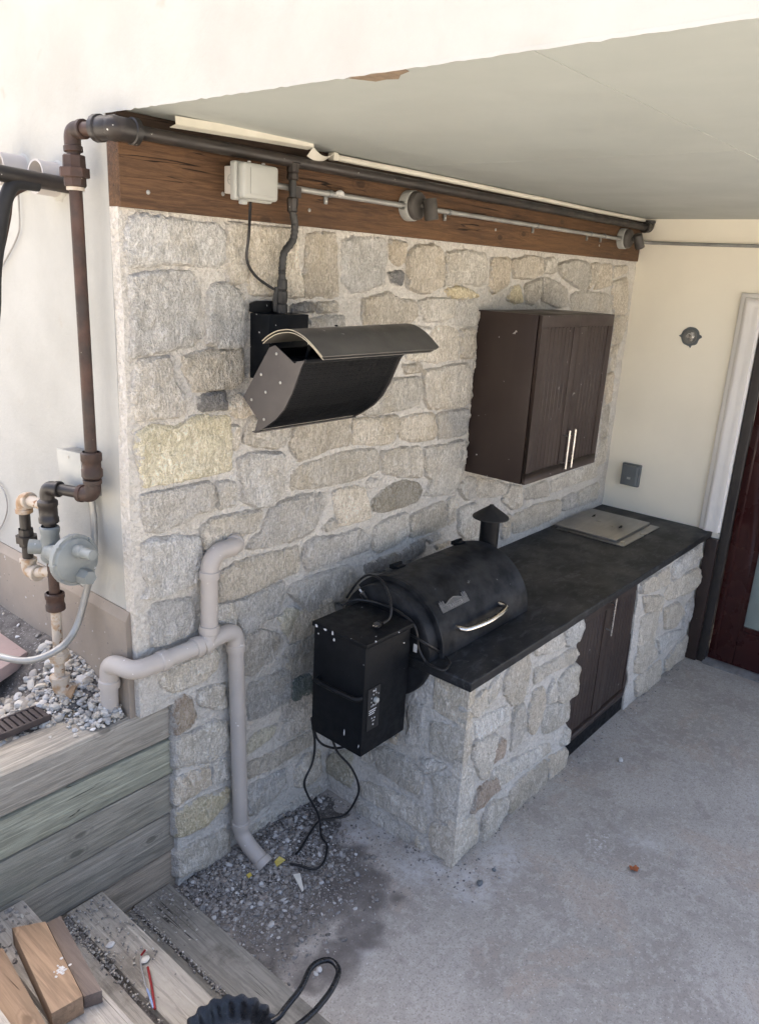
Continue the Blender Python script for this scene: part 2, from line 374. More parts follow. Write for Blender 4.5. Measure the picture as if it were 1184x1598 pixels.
MT['shield'] = pm('heat_shield', (.080, .074, .066), (.115, .106, .093), 4, .42, .3, vec=(.5, 1, 1), spots=((34, .73, .012, (.45, .43, .40)),))
MT['shield_edge'] = pm('heat_shield_edge', (.48, .43, .33), None, 10, .4, .5)
WALL_STONES='''g 0.036,2.572 0.067,2.585 0.213,2.581 0.314,2.577 0.366,2.578 0.400,2.557 0.410,2.475 0.378,2.448 0.285,2.447 0.166,2.450 0.038,2.435 0.023,2.472
w 0.415,2.590 0.487,2.598 0.491,2.584 0.488,2.404 0.455,2.392 0.414,2.396
w 0.501,2.597 0.687,2.599 0.715,2.584 0.706,2.477 0.676,2.368 0.605,2.356 0.521,2.360 0.499,2.398 0.502,2.495
w 0.727,2.580 0.737,2.569 0.736,2.461 0.766,2.410 0.772,2.355 0.697,2.348 0.687,2.420 0.714,2.478
g 0.030,2.399 0.088,2.413 0.196,2.421 0.259,2.421 0.290,2.378 0.286,2.321 0.272,2.295 0.298,2.258 0.294,2.210 0.254,2.182 0.157,2.175 0.025,2.158 0.036,2.281
g 0.330,2.353 0.351,2.385 0.406,2.386 0.462,2.365 0.488,2.322 0.488,2.193 0.462,2.171 0.362,2.175 0.324,2.193 0.322,2.279
g 0.047,2.139 0.101,2.149 0.166,2.148 0.168,2.109 0.186,2.059 0.220,2.002 0.215,1.964 0.189,1.950 0.039,1.958 0.023,1.988 0.019,2.041 0.031,2.096
w 0.220,2.148 0.307,2.163 0.404,2.162 0.470,2.162 0.477,2.108 0.470,2.056 0.433,2.030 0.332,2.032 0.264,2.032 0.238,2.083 0.219,2.116
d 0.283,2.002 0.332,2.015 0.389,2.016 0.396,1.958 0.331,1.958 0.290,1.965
w 0.410,1.997 0.470,1.998 0.500,1.959 0.516,1.928 0.470,1.915 0.432,1.931 0.407,1.968
y 0.036,1.913 0.099,1.930 0.188,1.909 0.248,1.938 0.331,1.936 0.414,1.921 0.423,1.878 0.423,1.727 0.307,1.724 0.149,1.724 0.057,1.726 0.038,1.782 0.029,1.871
w 0.431,1.889 0.455,1.886 0.459,1.826 0.447,1.803 0.430,1.811
w 0.508,1.911 0.717,1.888 0.706,1.806 0.647,1.782 0.532,1.804 0.482,1.826
w 0.523,2.076 0.633,2.081 0.708,2.058 0.704,1.909 0.555,1.924 0.531,1.987
w 0.734,1.875 1.067,1.883 1.071,1.740 0.946,1.736 0.770,1.706 0.719,1.780
t 0.793,2.570 0.852,2.582 0.940,2.585 0.952,2.457 0.971,2.360 0.925,2.350 0.853,2.362 0.792,2.346 0.777,2.428
g 0.983,2.561 1.052,2.583 1.240,2.588 1.252,2.513 1.245,2.416 1.105,2.371 1.046,2.380 0.991,2.410 0.982,2.489
t 1.272,2.581 1.379,2.577 1.379,2.512 1.335,2.484 1.278,2.514
d 1.273,2.455 1.365,2.458 1.364,2.408 1.298,2.417
t 1.392,2.526 1.449,2.568 1.565,2.581 1.640,2.565 1.664,2.496 1.663,2.411 1.565,2.377 1.470,2.380 1.404,2.406
w 1.685,2.553 1.793,2.567 1.999,2.568 2.032,2.457 1.982,2.414 1.868,2.426 1.787,2.424 1.679,2.411 1.680,2.482
y 1.688,2.390 1.790,2.406 1.916,2.386 1.969,2.360 1.852,2.354 1.718,2.363
w 1.117,2.342 1.208,2.353 1.270,2.370 1.360,2.341 1.475,2.335 1.491,2.275 1.449,2.251 1.259,2.247 1.129,2.245
w 1.498,2.337 1.569,2.349 1.746,2.348 1.782,2.325 1.769,2.273 1.681,2.248 1.556,2.253
l 1.803,2.336 1.936,2.348 1.976,2.295 1.963,2.225 1.815,2.231 1.790,2.265
g 0.813,2.262 0.919,2.279 1.004,2.272 1.010,2.244 0.992,2.145 0.817,2.152
l 1.026,2.234 1.370,2.235 1.609,2.216 1.554,2.159 1.378,2.151 1.060,2.155
d 0.718,2.316 0.828,2.328 0.833,2.301 0.718,2.293
w 0.846,2.322 0.954,2.332 0.965,2.298 0.865,2.292
w 1.646,2.223 1.737,2.223 1.827,2.200 1.851,2.064 1.706,2.056 1.431,2.085 1.449,2.134 1.569,2.144
w 1.847,2.204 1.958,2.205 1.975,2.130 1.959,2.067 1.869,2.071
t 1.411,2.057 1.536,2.058 1.543,2.020 1.438,2.019
w 1.348,1.996 1.543,1.990 1.562,1.898 1.526,1.864 1.360,1.857 1.183,1.853 1.113,1.881 1.156,1.933 1.237,1.990
l 1.568,2.019 1.710,2.025 1.830,2.038 1.928,2.033 1.968,1.978 1.968,1.847 1.917,1.823 1.630,1.840 1.582,1.897
w 0.817,2.139 1.081,2.141 1.370,2.123 1.323,2.019 1.089,2.014 0.830,2.051
w 0.751,2.037 1.090,2.000 1.088,1.877 0.883,1.871 0.756,1.884
w 1.084,1.846 1.239,1.832 1.386,1.829 1.398,1.764 1.363,1.708 1.237,1.713 1.091,1.738
w 1.414,1.807 1.507,1.818 1.670,1.807 1.696,1.729 1.685,1.684 1.520,1.694 1.417,1.725
g 1.706,1.805 1.877,1.804 1.976,1.801 1.977,1.696 1.926,1.668 1.722,1.680
w 0.728,1.599 0.740,1.658 0.789,1.683 0.900,1.694 1.099,1.704 1.251,1.685 1.269,1.594 1.182,1.578 1.086,1.572 0.857,1.576
l 1.297,1.669 1.425,1.668 1.572,1.656 1.598,1.582 1.601,1.501 1.438,1.536 1.307,1.573
l 1.617,1.642 1.707,1.641 1.789,1.635 1.937,1.643 1.977,1.569 1.963,1.467 1.909,1.364 1.767,1.378 1.645,1.404 1.701,1.468 1.646,1.510
w 0.978,1.539 1.099,1.539 1.184,1.516 1.214,1.444 1.239,1.371 1.153,1.366 1.027,1.372 1.002,1.456
m 1.249,1.445 1.324,1.484 1.465,1.508 1.593,1.468 1.620,1.432 1.590,1.380 1.454,1.375 1.333,1.380 1.253,1.405
g 1.201,1.545 1.228,1.556 1.274,1.540 1.253,1.513 1.214,1.520
g 0.494,1.390 0.527,1.422 0.577,1.448 0.626,1.535 0.721,1.555 0.784,1.558 0.925,1.539 0.940,1.512 0.893,1.435 0.856,1.388 0.772,1.374 0.646,1.379
w 0.916,1.386 0.982,1.414 1.007,1.373 0.954,1.368
g 0.816,1.329 0.876,1.350 0.997,1.329 1.176,1.326 1.224,1.271 1.249,1.217 1.130,1.216 0.941,1.211 0.835,1.215 0.810,1.272
l 1.272,1.307 1.337,1.330 1.505,1.336 1.528,1.226 1.422,1.193 1.314,1.183 1.275,1.203
w 1.551,1.311 1.704,1.329 1.827,1.332 1.850,1.199 1.680,1.193 1.549,1.206
l 1.846,1.337 1.916,1.332 1.946,1.204 1.880,1.193
l 1.969,1.262 2.114,1.274 2.168,1.166 2.185,1.059 2.059,1.070 1.976,1.133
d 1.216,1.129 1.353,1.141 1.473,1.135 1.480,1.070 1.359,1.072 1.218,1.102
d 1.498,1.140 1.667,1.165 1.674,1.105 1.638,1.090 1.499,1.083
g 1.693,1.162 1.790,1.173 1.802,1.139 1.717,1.132
t 1.777,1.103 1.905,1.093 1.912,1.075 1.791,1.079
g 0.733,1.140 0.751,1.170 0.873,1.173 1.079,1.170 1.133,1.140 1.157,1.096 1.120,1.036 1.089,1.005 0.961,1.021 0.850,1.017 0.811,1.058
w 0.355,1.323 0.446,1.344 0.536,1.348 0.682,1.339 0.775,1.337 0.786,1.286 0.783,1.230 0.640,1.212 0.479,1.203 0.365,1.213 0.358,1.263
g 0.044,1.696 0.084,1.694 0.202,1.692 0.315,1.695 0.336,1.674 0.335,1.603 0.325,1.587 0.262,1.599 0.212,1.574 0.117,1.553 0.058,1.563 0.044,1.613
l 0.358,1.682 0.401,1.684 0.441,1.667 0.440,1.589 0.385,1.584 0.361,1.592
g 0.460,1.758 0.525,1.773 0.679,1.751 0.685,1.667 0.674,1.590 0.633,1.545 0.559,1.557 0.487,1.592 0.479,1.669 0.460,1.704
w 0.284,1.522 0.333,1.551 0.447,1.543 0.566,1.541 0.573,1.515 0.533,1.459 0.462,1.462 0.384,1.454 0.303,1.442 0.290,1.487
g 0.040,1.521 0.077,1.529 0.183,1.516 0.265,1.497 0.285,1.425 0.262,1.324 0.164,1.314 0.077,1.312 0.035,1.325 0.066,1.366 0.039,1.415
g 0.059,1.262 0.075,1.287 0.232,1.262 0.244,1.192 0.235,1.130 0.187,1.120 0.083,1.118 0.057,1.145 0.063,1.205
l 0.349,1.197 0.420,1.189 0.439,1.109 0.436,1.076 0.352,1.118
g 0.428,1.180 0.545,1.186 0.696,1.199 0.693,1.137 0.659,1.061 0.546,1.040 0.489,1.034 0.464,1.073
o 0.677,1.039 0.743,1.068 0.809,1.025 0.829,0.990 0.766,0.913 0.710,0.962
g 0.481,1.016 0.573,1.020 0.673,0.963 0.679,0.926 0.619,0.867 0.522,0.829 0.485,0.850
g 0.709,0.854 0.786,0.902 0.864,0.922 0.934,0.890 0.925,0.833 0.828,0.821 0.742,0.829
g 0.515,0.784 0.584,0.786 0.738,0.776 0.745,0.717 0.742,0.631 0.641,0.603 0.517,0.611 0.507,0.713
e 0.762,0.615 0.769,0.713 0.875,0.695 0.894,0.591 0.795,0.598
w 0.089,0.990 0.154,1.000 0.340,1.013 0.358,0.977 0.339,0.929 0.286,0.900 0.146,0.902 0.098,0.945
l 0.256,0.860 0.308,0.859 0.385,0.843 0.389,0.735 0.346,0.747 0.262,0.804
b 0.158,0.862 0.194,0.865 0.222,0.845 0.238,0.755 0.219,0.723 0.154,0.718
w 0.153,0.694 0.228,0.693 0.330,0.698 0.384,0.666 0.404,0.591 0.400,0.533 0.328,0.516 0.240,0.545 0.149,0.568
t 0.148,0.517 0.224,0.511 0.305,0.492 0.311,0.408 0.222,0.403 0.144,0.398
w 0.326,0.498 0.377,0.494 0.408,0.448 0.403,0.391 0.328,0.392
y 0.145,0.360 0.221,0.368 0.399,0.342 0.403,0.279 0.333,0.255 0.283,0.228 0.142,0.250
w 0.139,0.163 0.217,0.167 0.393,0.133 0.401,0.007 0.279,0.018 0.142,0.052
o 0.508,0.511 0.550,0.536 0.677,0.526 0.643,0.482 0.569,0.460 0.500,0.459
g 0.693,0.441 0.729,0.511 0.797,0.547 0.890,0.548 0.890,0.434 0.800,0.425
w 0.499,0.410 0.607,0.396 0.832,0.388 0.902,0.389 0.905,0.316 0.773,0.319 0.627,0.317 0.508,0.337
g 0.509,0.284 0.608,0.280 0.731,0.267 0.733,0.201 0.668,0.151 0.537,0.130 0.509,0.146
w 0.798,0.234 0.846,0.278 0.950,0.262 0.956,0.130 0.873,0.101 0.801,0.140
w 0.519,0.068 0.660,0.063 0.959,0.049 0.977,0.023 0.866,-0.004 0.711,-0.014 0.604,-0.031 0.528,0.033
t 2.063,2.544 2.221,2.554 2.255,2.534 2.252,2.432 2.107,2.379 2.074,2.404
t 2.260,2.548 2.430,2.572 2.555,2.569 2.582,2.490 2.471,2.463 2.293,2.461
w 2.593,2.562 2.697,2.574 2.724,2.503 2.616,2.496
w 2.742,2.543 2.923,2.576 3.103,2.566 3.169,2.488 3.107,2.415 2.960,2.439 2.794,2.488
w 3.158,2.559 3.254,2.567 3.242,2.471 3.158,2.416 3.139,2.487
t 3.290,2.564 3.435,2.570 3.475,2.449 3.247,2.417 3.267,2.490
w 3.475,2.562 3.677,2.569 3.677,2.533 3.499,2.491
y 2.251,2.352 2.272,2.406 2.359,2.422 2.399,2.345 2.332,2.333
w 2.417,2.424 2.562,2.460 2.572,2.380 2.518,2.329 2.442,2.337
g 2.588,2.469 2.685,2.459 2.881,2.416 2.905,2.322 2.796,2.313 2.606,2.355
w 2.942,2.381 3.093,2.405 3.472,2.387 3.506,2.283 3.169,2.291 2.964,2.296
w 3.495,2.465 3.702,2.499 3.745,2.271 3.575,2.262 3.509,2.389
w 3.605,2.247 3.810,2.255 3.749,2.083 3.612,2.077
w 3.595,2.053 3.723,2.077 3.682,1.905 3.622,1.897
t 3.602,1.874 3.672,1.888 3.701,1.686 3.607,1.673
w 3.612,1.656 3.711,1.656 3.740,1.447 3.622,1.428
w 3.627,1.411 3.733,1.430 3.761,1.260 3.605,1.238
l 1.923,1.395 2.020,1.428 2.086,1.417 2.106,1.292 2.023,1.308
l 2.120,1.413 2.373,1.342 2.444,1.311 2.453,1.265 2.318,1.271 2.139,1.295
w 2.471,1.306 2.615,1.271 2.620,1.154 2.519,1.155 2.402,1.233
w 2.648,1.255 2.931,1.256 2.978,1.147 2.682,1.183
w 2.989,1.236 3.194,1.254 3.633,1.263 3.664,1.161 3.305,1.176 3.007,1.164
w 2.549,1.104 2.827,1.118 3.142,1.089 3.144,0.996 2.879,0.976 2.573,0.982
g 3.176,1.095 3.340,1.108 3.393,1.002 3.198,1.008
w 3.404,1.097 3.705,1.112 3.718,0.987 3.433,0.995
w 2.418,1.131 2.507,1.121 2.516,0.985 2.446,0.980
l 1.859,1.335 1.925,1.340 1.948,1.286 1.869,1.266'''
SIDE_STONES='''c1 -0.588,0.879 -0.729,0.886 -0.727,0.789 -0.696,0.695 -0.589,0.713 -0.589,0.798
c2 -0.584,0.649 -0.716,0.687 -0.715,0.517 -0.657,0.504 -0.595,0.505
l -0.560,0.455 -0.682,0.483 -0.662,0.452 -0.574,0.392
c3 -0.618,0.395 -0.709,0.459 -0.713,0.202 -0.653,0.203 -0.632,0.281
c4 -0.634,0.164 -0.739,0.200 -0.757,0.018 -0.652,0.016 -0.620,0.081
g -0.462,0.673 -0.550,0.719 -0.550,0.533 -0.535,0.503 -0.468,0.495
w -0.295,0.375 -0.353,0.411 -0.491,0.412 -0.563,0.375 -0.562,0.279 -0.475,0.267 -0.316,0.279
w -0.215,0.160 -0.320,0.189 -0.471,0.209 -0.595,0.208 -0.605,0.092 -0.479,0.106 -0.310,0.083 -0.219,0.088
w -0.212,0.051 -0.330,0.053 -0.510,0.049 -0.522,-0.000 -0.404,-0.025 -0.215,-0.005
w -0.560,0.043 -0.603,0.016 -0.605,-0.003 -0.564,-0.002
o 0.006,0.169 -0.042,0.235 -0.150,0.296 -0.172,0.099 -0.060,0.095 0.003,0.100
w -0.215,0.336 -0.276,0.365 -0.281,0.296 -0.218,0.282
t -0.369,0.469 -0.417,0.514 -0.411,0.460 -0.379,0.453'''
FRONT_STONES='''c1 0.971,0.914 1.063,0.841 1.011,0.797 0.931,0.761
c2 0.964,0.728 1.051,0.688 1.074,0.542 0.961,0.552
c3 0.953,0.522 1.111,0.457 1.119,0.333 1.119,0.252 0.967,0.257
c4 1.012,0.220 1.151,0.206 1.215,0.085 1.223,-0.005 1.033,-0.017
w 1.295,0.809 1.359,0.876 1.468,0.874 1.503,0.824 1.524,0.694 1.494,0.618 1.391,0.645 1.309,0.741
l 1.540,0.890 1.792,0.876 1.848,0.784 1.757,0.784 1.551,0.842
l 1.836,0.871 1.994,0.869 2.028,0.808 1.989,0.761 1.878,0.766
w 1.572,0.748 1.740,0.725 1.966,0.720 2.014,0.670 1.971,0.644 1.750,0.684 1.587,0.680
w 1.834,0.559 1.853,0.595 1.993,0.621 2.037,0.588 2.045,0.432 1.889,0.451 1.832,0.499
t 1.566,0.566 1.583,0.626 1.668,0.617 1.709,0.507 1.695,0.436 1.633,0.385 1.559,0.468
w 1.721,0.552 1.777,0.616 1.818,0.516 1.807,0.494 1.730,0.518
w 1.711,0.469 1.803,0.464 1.976,0.426 2.017,0.302 1.773,0.320 1.723,0.385
l 1.093,0.685 1.214,0.677 1.345,0.652 1.371,0.589 1.244,0.581 1.118,0.600
w 1.417,0.605 1.495,0.596 1.537,0.461 1.510,0.390 1.431,0.394 1.421,0.514
w 1.083,0.597 1.272,0.547 1.262,0.465 1.244,0.344 1.194,0.361 1.110,0.499
b 1.280,0.472 1.324,0.498 1.366,0.470 1.364,0.409 1.280,0.401
w 1.274,0.357 1.470,0.318 1.821,0.235 1.851,0.180 1.608,0.218 1.401,0.236 1.306,0.252
b 1.178,0.316 1.316,0.301 1.342,0.233 1.241,0.219 1.142,0.223
t 1.467,0.134 1.561,0.155 1.809,0.148 1.852,-0.002 1.657,-0.011 1.508,-0.002
t 1.843,0.151 2.044,0.100 2.064,-0.013 1.890,-0.012
w 1.235,0.123 1.275,0.178 1.447,0.117 1.445,0.052 1.360,0.002 1.255,0.002
w 1.962,0.183 2.006,0.244 2.042,0.210 2.051,0.141 1.986,0.154
l 1.020,0.777 1.082,0.810 1.135,0.825 1.155,0.746 1.097,0.718
l 1.159,0.801 1.243,0.850 1.266,0.792 1.193,0.745
w 2.764,0.851 2.900,0.842 3.171,0.829 3.219,0.718 2.836,0.766 2.763,0.794
l 3.242,0.823 3.474,0.838 3.730,0.841 3.771,0.758 3.360,0.722 3.282,0.733
w 3.187,0.647 3.231,0.708 3.427,0.697 3.751,0.676 3.800,0.578 3.672,0.544 3.261,0.598
w 3.204,0.545 3.455,0.511 3.613,0.399 3.475,0.340 3.297,0.388
g 3.637,0.386 3.658,0.449 3.770,0.449 3.805,0.314 3.641,0.249
w 2.837,0.597 3.002,0.585 3.138,0.543 3.114,0.413 3.134,0.299 2.880,0.358
t 2.855,0.361 3.162,0.293 3.222,0.209 2.985,0.188 2.876,0.241
l 3.179,0.355 3.372,0.322 3.747,0.241 3.586,0.220 3.292,0.208
t 3.415,0.110 3.616,0.155 3.818,0.157 3.830,-0.000 3.448,0.033
t 2.901,0.171 3.174,0.154 3.331,0.141 3.365,-0.006 2.980,0.023
w 2.802,0.750 3.116,0.657 3.159,0.553 2.897,0.625'''
PT = {
 'cordA': [(0.842, -0.205, 1.115), (0.925, -0.21, 1.116), (0.961, -0.276, 1.117), (0.971, -0.376, 1.117), (0.956, -0.446, 1.116), (0.955, -0.499, 1.096), (0.96, -0.521, 1.053), (0.965, -0.528, 0.995), (0.97, -0.562, 0.947), (0.967, -0.609, 0.937), (0.978, -0.656, 0.937), (1.044, -0.635, 0.938), (1.064, -0.581, 0.95), (0.965, -0.559, 1.026), (0.955, -0.487, 1.043)],
 'cordB': [(0.97, -0.119, 1.083), (0.965, -0.182, 1.176), (0.96, -0.245, 1.231), (0.95, -0.326, 1.234), (0.93, -0.386, 1.191), (0.9, -0.425, 1.156), (0.875, -0.439, 1.125), (0.828, -0.443, 1.118)],
 'plug': [(0.805, -0.44, 1.118), (0.955, -0.231, 1.134), (0.95, -0.267, 1.127), (0.96, -0.515, 0.997)],
 'cord1': [(0.664, -0.225, 0.663), (0.694, -0.22, 0.523), (0.693, -0.21, 0.423), (0.658, -0.2, 0.339), (0.69, -0.19, 0.25), (0.755, -0.18, 0.133), (0.789, -0.175, 0.05), (0.745, -0.23, 0.02), (0.719, -0.29, 0.02), (0.639, -0.348, 0.02), (0.577, -0.352, 0.025), (0.55, -0.283, 0.02), (0.537, -0.247, 0.015)],
 'cord2': [(0.705, -0.3, 0.598), (0.722, -0.3, 0.555), (0.756, -0.3, 0.484), (0.856, -0.29, 0.356), (0.923, -0.28, 0.232), (0.934, -0.27, 0.152), (0.924, -0.215, 0.03), (0.844, -0.189, 0.035), (0.8, -0.169, 0.04), (0.758, -0.17, 0.03), (0.633, -0.216, 0.02), (0.591, -0.229, 0.02)],
 'cord3': [(0.671, -0.235, 0.607), (0.687, -0.24, 0.559), (0.717, -0.25, 0.518), (0.756, -0.28, 0.498), (0.783, -0.32, 0.512)],
 'hhandle': [(0.635, -0.262, 0.868), (0.63, -0.376, 0.868), (0.635, -0.492, 0.872)],
 'panel': [(0.686, -0.503, 0.907), (0.757, -0.503, 0.892), (0.762, -0.503, 0.707), (0.692, -0.503, 0.732), (0.736, -0.505, 0.844), (0.718, -0.505, 0.887), (0.7, -0.505, 0.877), (0.721, -0.505, 0.793), (0.703, -0.505, 0.836), (0.727, -0.505, 0.775), (0.724, -0.505, 0.754)],
 'hose': [(0.641, -0.075, 2.783), (0.644, -0.075, 2.654), (0.661, -0.07, 2.599), (0.657, -0.065, 2.549), (0.621, -0.06, 2.504), (0.613, -0.06, 2.453), (0.613, -0.06, 2.417), (0.616, -0.06, 2.3)],
 'hcord': [(0.421, -0.11, 2.653), (0.458, -0.06, 2.557), (0.466, -0.04, 2.475), (0.506, -0.035, 2.424), (0.556, -0.04, 2.393), (0.6, -0.05, 2.371)],
 'patch': [(0.5, -0.02, 2.329), (0.626, -0.02, 2.33), (0.626, -0.02, 2.3), (0.5, -0.02, 2.3)],
 'lamp': [(1.374, -0.15, 2.706), (1.349, -0.12, 2.733), (1.434, -0.15, 2.66), (3.5, -0.15, 2.709), (1.363, -0.08, 2.725), (1.361, -0.03, 2.73), (3.499, -0.03, 2.737)],
 'flex': [(-0.03, 0.195, 1.649), (-0.03, 0.188, 1.556), (-0.04, 0.187, 1.439), (-0.06, 0.215, 1.301), (-0.11, 0.216, 1.173), (-0.19, 0.199, 1.126), (-0.28, 0.255, 1.095), (-0.34, 0.446, 1.077)],
 'stub': [(0.0, 0.342, 2.678), (-0.075, 0.339, 2.688), (-0.02, 0.553, 2.72), (-0.09, 0.563, 2.718), (0.0, 0.276, 2.667)],
 'bpipe': [(0.0, 0.276, 2.667), (-0.215, 0.276, 2.679), (-0.324, 0.276, 2.685)],
 'curve': [(-0.171, 0.276, 2.655), (-0.203, 0.276, 2.609), (-0.224, 0.276, 2.544), (-0.256, 0.276, 2.404), (-0.287, 0.276, 2.215)],
 'curve2': [(-0.17, 0.306, 2.622), (-0.189, 0.306, 2.556), (-0.215, 0.306, 2.471), (-0.254, 0.306, 2.366)],
 'wire1': [(-0.012, 0.586, 2.652), (-0.012, 0.595, 2.549), (-0.012, 0.616, 2.511), (-0.012, 0.688, 2.451), (-0.012, 0.835, 2.345)],
 'wire2': [(-0.012, 1.009, 1.554), (-0.012, 0.912, 1.52), (-0.012, 0.891, 1.457), (-0.012, 0.94, 1.375), (-0.012, 1.071, 1.254)],
 'regdisc': [(-0.15, 0.069, 1.494), (-0.15, -0.066, 1.557), (-0.15, -0.039, 1.471), (-0.15, 0.293, 1.473)],
 'elbowL': [(-0.021, -0.05, 1.098), (-0.011, 0.1, 1.01), (0.039, 0.22, 0.852), (0.05, 0.22, 0.896)],
 'leafs': [(1.563, -1.349, 0.0), (0.479, -0.341, 0.02), (0.493, -0.212, 0.02), (0.365, -0.18, 0.02), (0.452, -0.362, 0.02)],
 'chips': [(-0.562, -0.416, 0.45), (-0.294, -0.225, 0.19), (-0.249, -0.367, 0.195), (-0.345, -0.522, 0.19), (-0.54, -0.376, 0.45), (-0.398, -0.522, 0.185), (-0.597, -0.108, 0.36), (-0.717, -0.482, 0.45)],
 'redw': [(-0.262, -0.402, 0.2), (-0.297, -0.477, 0.2), (-0.332, -0.545, 0.193)],
 'redw2': [(-0.239, -0.354, 0.22), (-0.253, -0.35, 0.205), (-0.27, -0.372, 0.2), (-0.304, -0.45, 0.2), (-0.31, -0.47, 0.198)],
 'bluew': [(-0.31, -0.47, 0.198), (-0.321, -0.506, 0.196), (-0.333, -0.539, 0.193)],
 'badge': [(1.116, -0.512, 1.132), (1.108, -0.528, 1.116), (1.297, -0.528, 1.115), (1.288, -0.512, 1.133), (1.19, -0.518, 1.127)],
 'lidhandle': [(1.17, -0.613, 1.04), (1.255, -0.619, 1.021), (1.374, -0.62, 1.016), (1.465, -0.619, 1.024), (1.502, -0.615, 1.034)],
 'hinge': [(1.198, -0.22, 1.198), (1.677, -0.22, 1.193)],
 'blockB': [(-0.666, -0.19, 0.45), (-0.627, -0.213, 0.45), (-0.655, -0.526, 0.45), (-0.723, -0.514, 0.45)],
}

# ------------------------------------------------------------------ stone faces
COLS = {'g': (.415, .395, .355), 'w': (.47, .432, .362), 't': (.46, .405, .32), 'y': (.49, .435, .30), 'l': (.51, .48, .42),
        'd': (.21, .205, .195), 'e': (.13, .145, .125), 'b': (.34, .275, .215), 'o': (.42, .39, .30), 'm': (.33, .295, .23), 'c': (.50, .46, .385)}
def resample(poly, sp):
    out = []; n = len(poly)
    for i in range(n):
        a = np.array(poly[i]); b = np.array(poly[(i + 1) % n]); k = max(1, int(round(np.linalg.norm(b - a) / sp)))
        for j in range(k): out.append(a + (b - a) * j / k)
    return out
def grow(poly, d):
    P = np.array(poly, float); n = len(P)
    a = sum(P[i][0] * P[(i + 1) % n][1] - P[(i + 1) % n][0] * P[i][1] for i in range(n)); s = 1 if a > 0 else -1
    out = []
    for i in range(n):
        e1 = P[i] - P[i - 1]; e2 = P[(i + 1) % n] - P[i]
        n1 = s * np.array((e1[1], -e1[0])) / (np.hypot(*e1) + 1e-9); n2 = s * np.array((e2[1], -e2[0])) / (np.hypot(*e2) + 1e-9)
        m = n1 + n2; L = np.hypot(*m) + 1e-9; out.append(P[i] + m / L * d * min(1.5, 2 / L))
    return out
def chaikin(poly, q=.10):
    out = []; n = len(poly)
    for i in range(n):
        a = np.array(poly[i]); b = np.array(poly[(i + 1) % n]); out.append(a * (1 - q) + b * q); out.append(a * q + b * (1 - q))
    return out
def seg_dist(P, B):
    A = np.array(B); C = np.roll(A, -1, 0); d = C - A; L = (d ** 2).sum(1) + 1e-12
    out = np.full(len(P), 9.0)
    for i in range(len(A)):
        t = np.clip(((P - A[i]) @ d[i]) / L[i], 0, 1)
        out = np.minimum(out, np.hypot(*(P - A[i] - t[:, None] * d[i]).T))
    return out
def inside(P, B):
    r = np.zeros(len(P), bool); n = len(B)
    for i in range(n):
        (x1, y1), (x2, y2) = B[i], B[(i + 1) % n]
        c = ((y1 > P[:, 1]) != (y2 > P[:, 1]))
        with np.errstate(divide='ignore', invalid='ignore'):
            r ^= c & (P[:, 0] < (x2 - x1) * (P[:, 1] - y1) / (y2 - y1 + 1e-15) + x1)
    return r
def sheet(poly, sp, hfun, to3, jit=.0, round_=True, skirt=.03, lims=None):
    """a relief sheet over a polygon: returns verts, faces, edge attribute"""
    B = resample(chaikin(poly) if round_ else poly, sp)
    if jit:
        B = [b + jit * np.array([noise.noise((b[0] * 37, b[1] * 37, 1.3)) + .7 * noise.noise((b[0] * 110, b[1] * 110, 4)), noise.noise((b[0] * 37, b[1] * 37, 9.1)) + .7 * noise.noise((b[0] * 110, b[1] * 110, 2))]) for b in B]
    if lims: B = [np.array((min(max(b[0], lims[0]), lims[1]), min(max(b[1], lims[2]), lims[3]))) for b in B]
    A = np.array(B); mn = A.min(0); mx = A.max(0)
    gx = np.arange(mn[0] + sp / 2, mx[0], sp); gy = np.arange(mn[1] + sp / 2, mx[1], sp)
    if len(gx) and len(gy):
        G = np.array([(x + (sp / 2 if j % 2 else 0), y) for j, y in enumerate(gy) for x in gx])
        G = G + np.array([[rnd.uniform(-.22, .22) * sp, rnd.uniform(-.22, .22) * sp] for _ in G])
        G = G[inside(G, B)]
        if len(G): G = G[seg_dist(G, B) > sp * .5]
    else: G = np.zeros((0, 2))
    allp = [Vector(p) for p in B] + [Vector(p) for p in G]; nb = len(B)
    vs, es, fs, ov, oe, of = geometry.delaunay_2d_cdt(allp, [(i, (i + 1) % nb) for i in range(nb)], [], 1, 1e-6)
    P = np.array([(v.x, v.y) for v in vs]); d = seg_dist(P, B)
    hs = [hfun(p, dd) for p, dd in zip(P, d)]
    verts = [to3(p[0], p[1], h) for p, h in zip(P, hs)]; edge = [math.exp(-dd / .012) for dd in d]
    faces = [tuple(f) for f in fs]
    if skirt:   # boundary edges go back into the wall
        cnt = {}
        for f in faces:
            for i in range(len(f)):
                a, b = f[i], f[(i + 1) % len(f)]; cnt[(a, b)] = 1
        be = [(a, b) for (a, b) in cnt if (b, a) not in cnt]; mp = {}
        for a, b in be:
            for q in (a, b):
                if q not in mp: mp[q] = len(verts); verts.append(to3(P[q][0], P[q][1], -skirt)); edge.append(1.0)
        faces += [(b, a, mp[a], mp[b]) for a, b in be]
    return verts, faces, edge
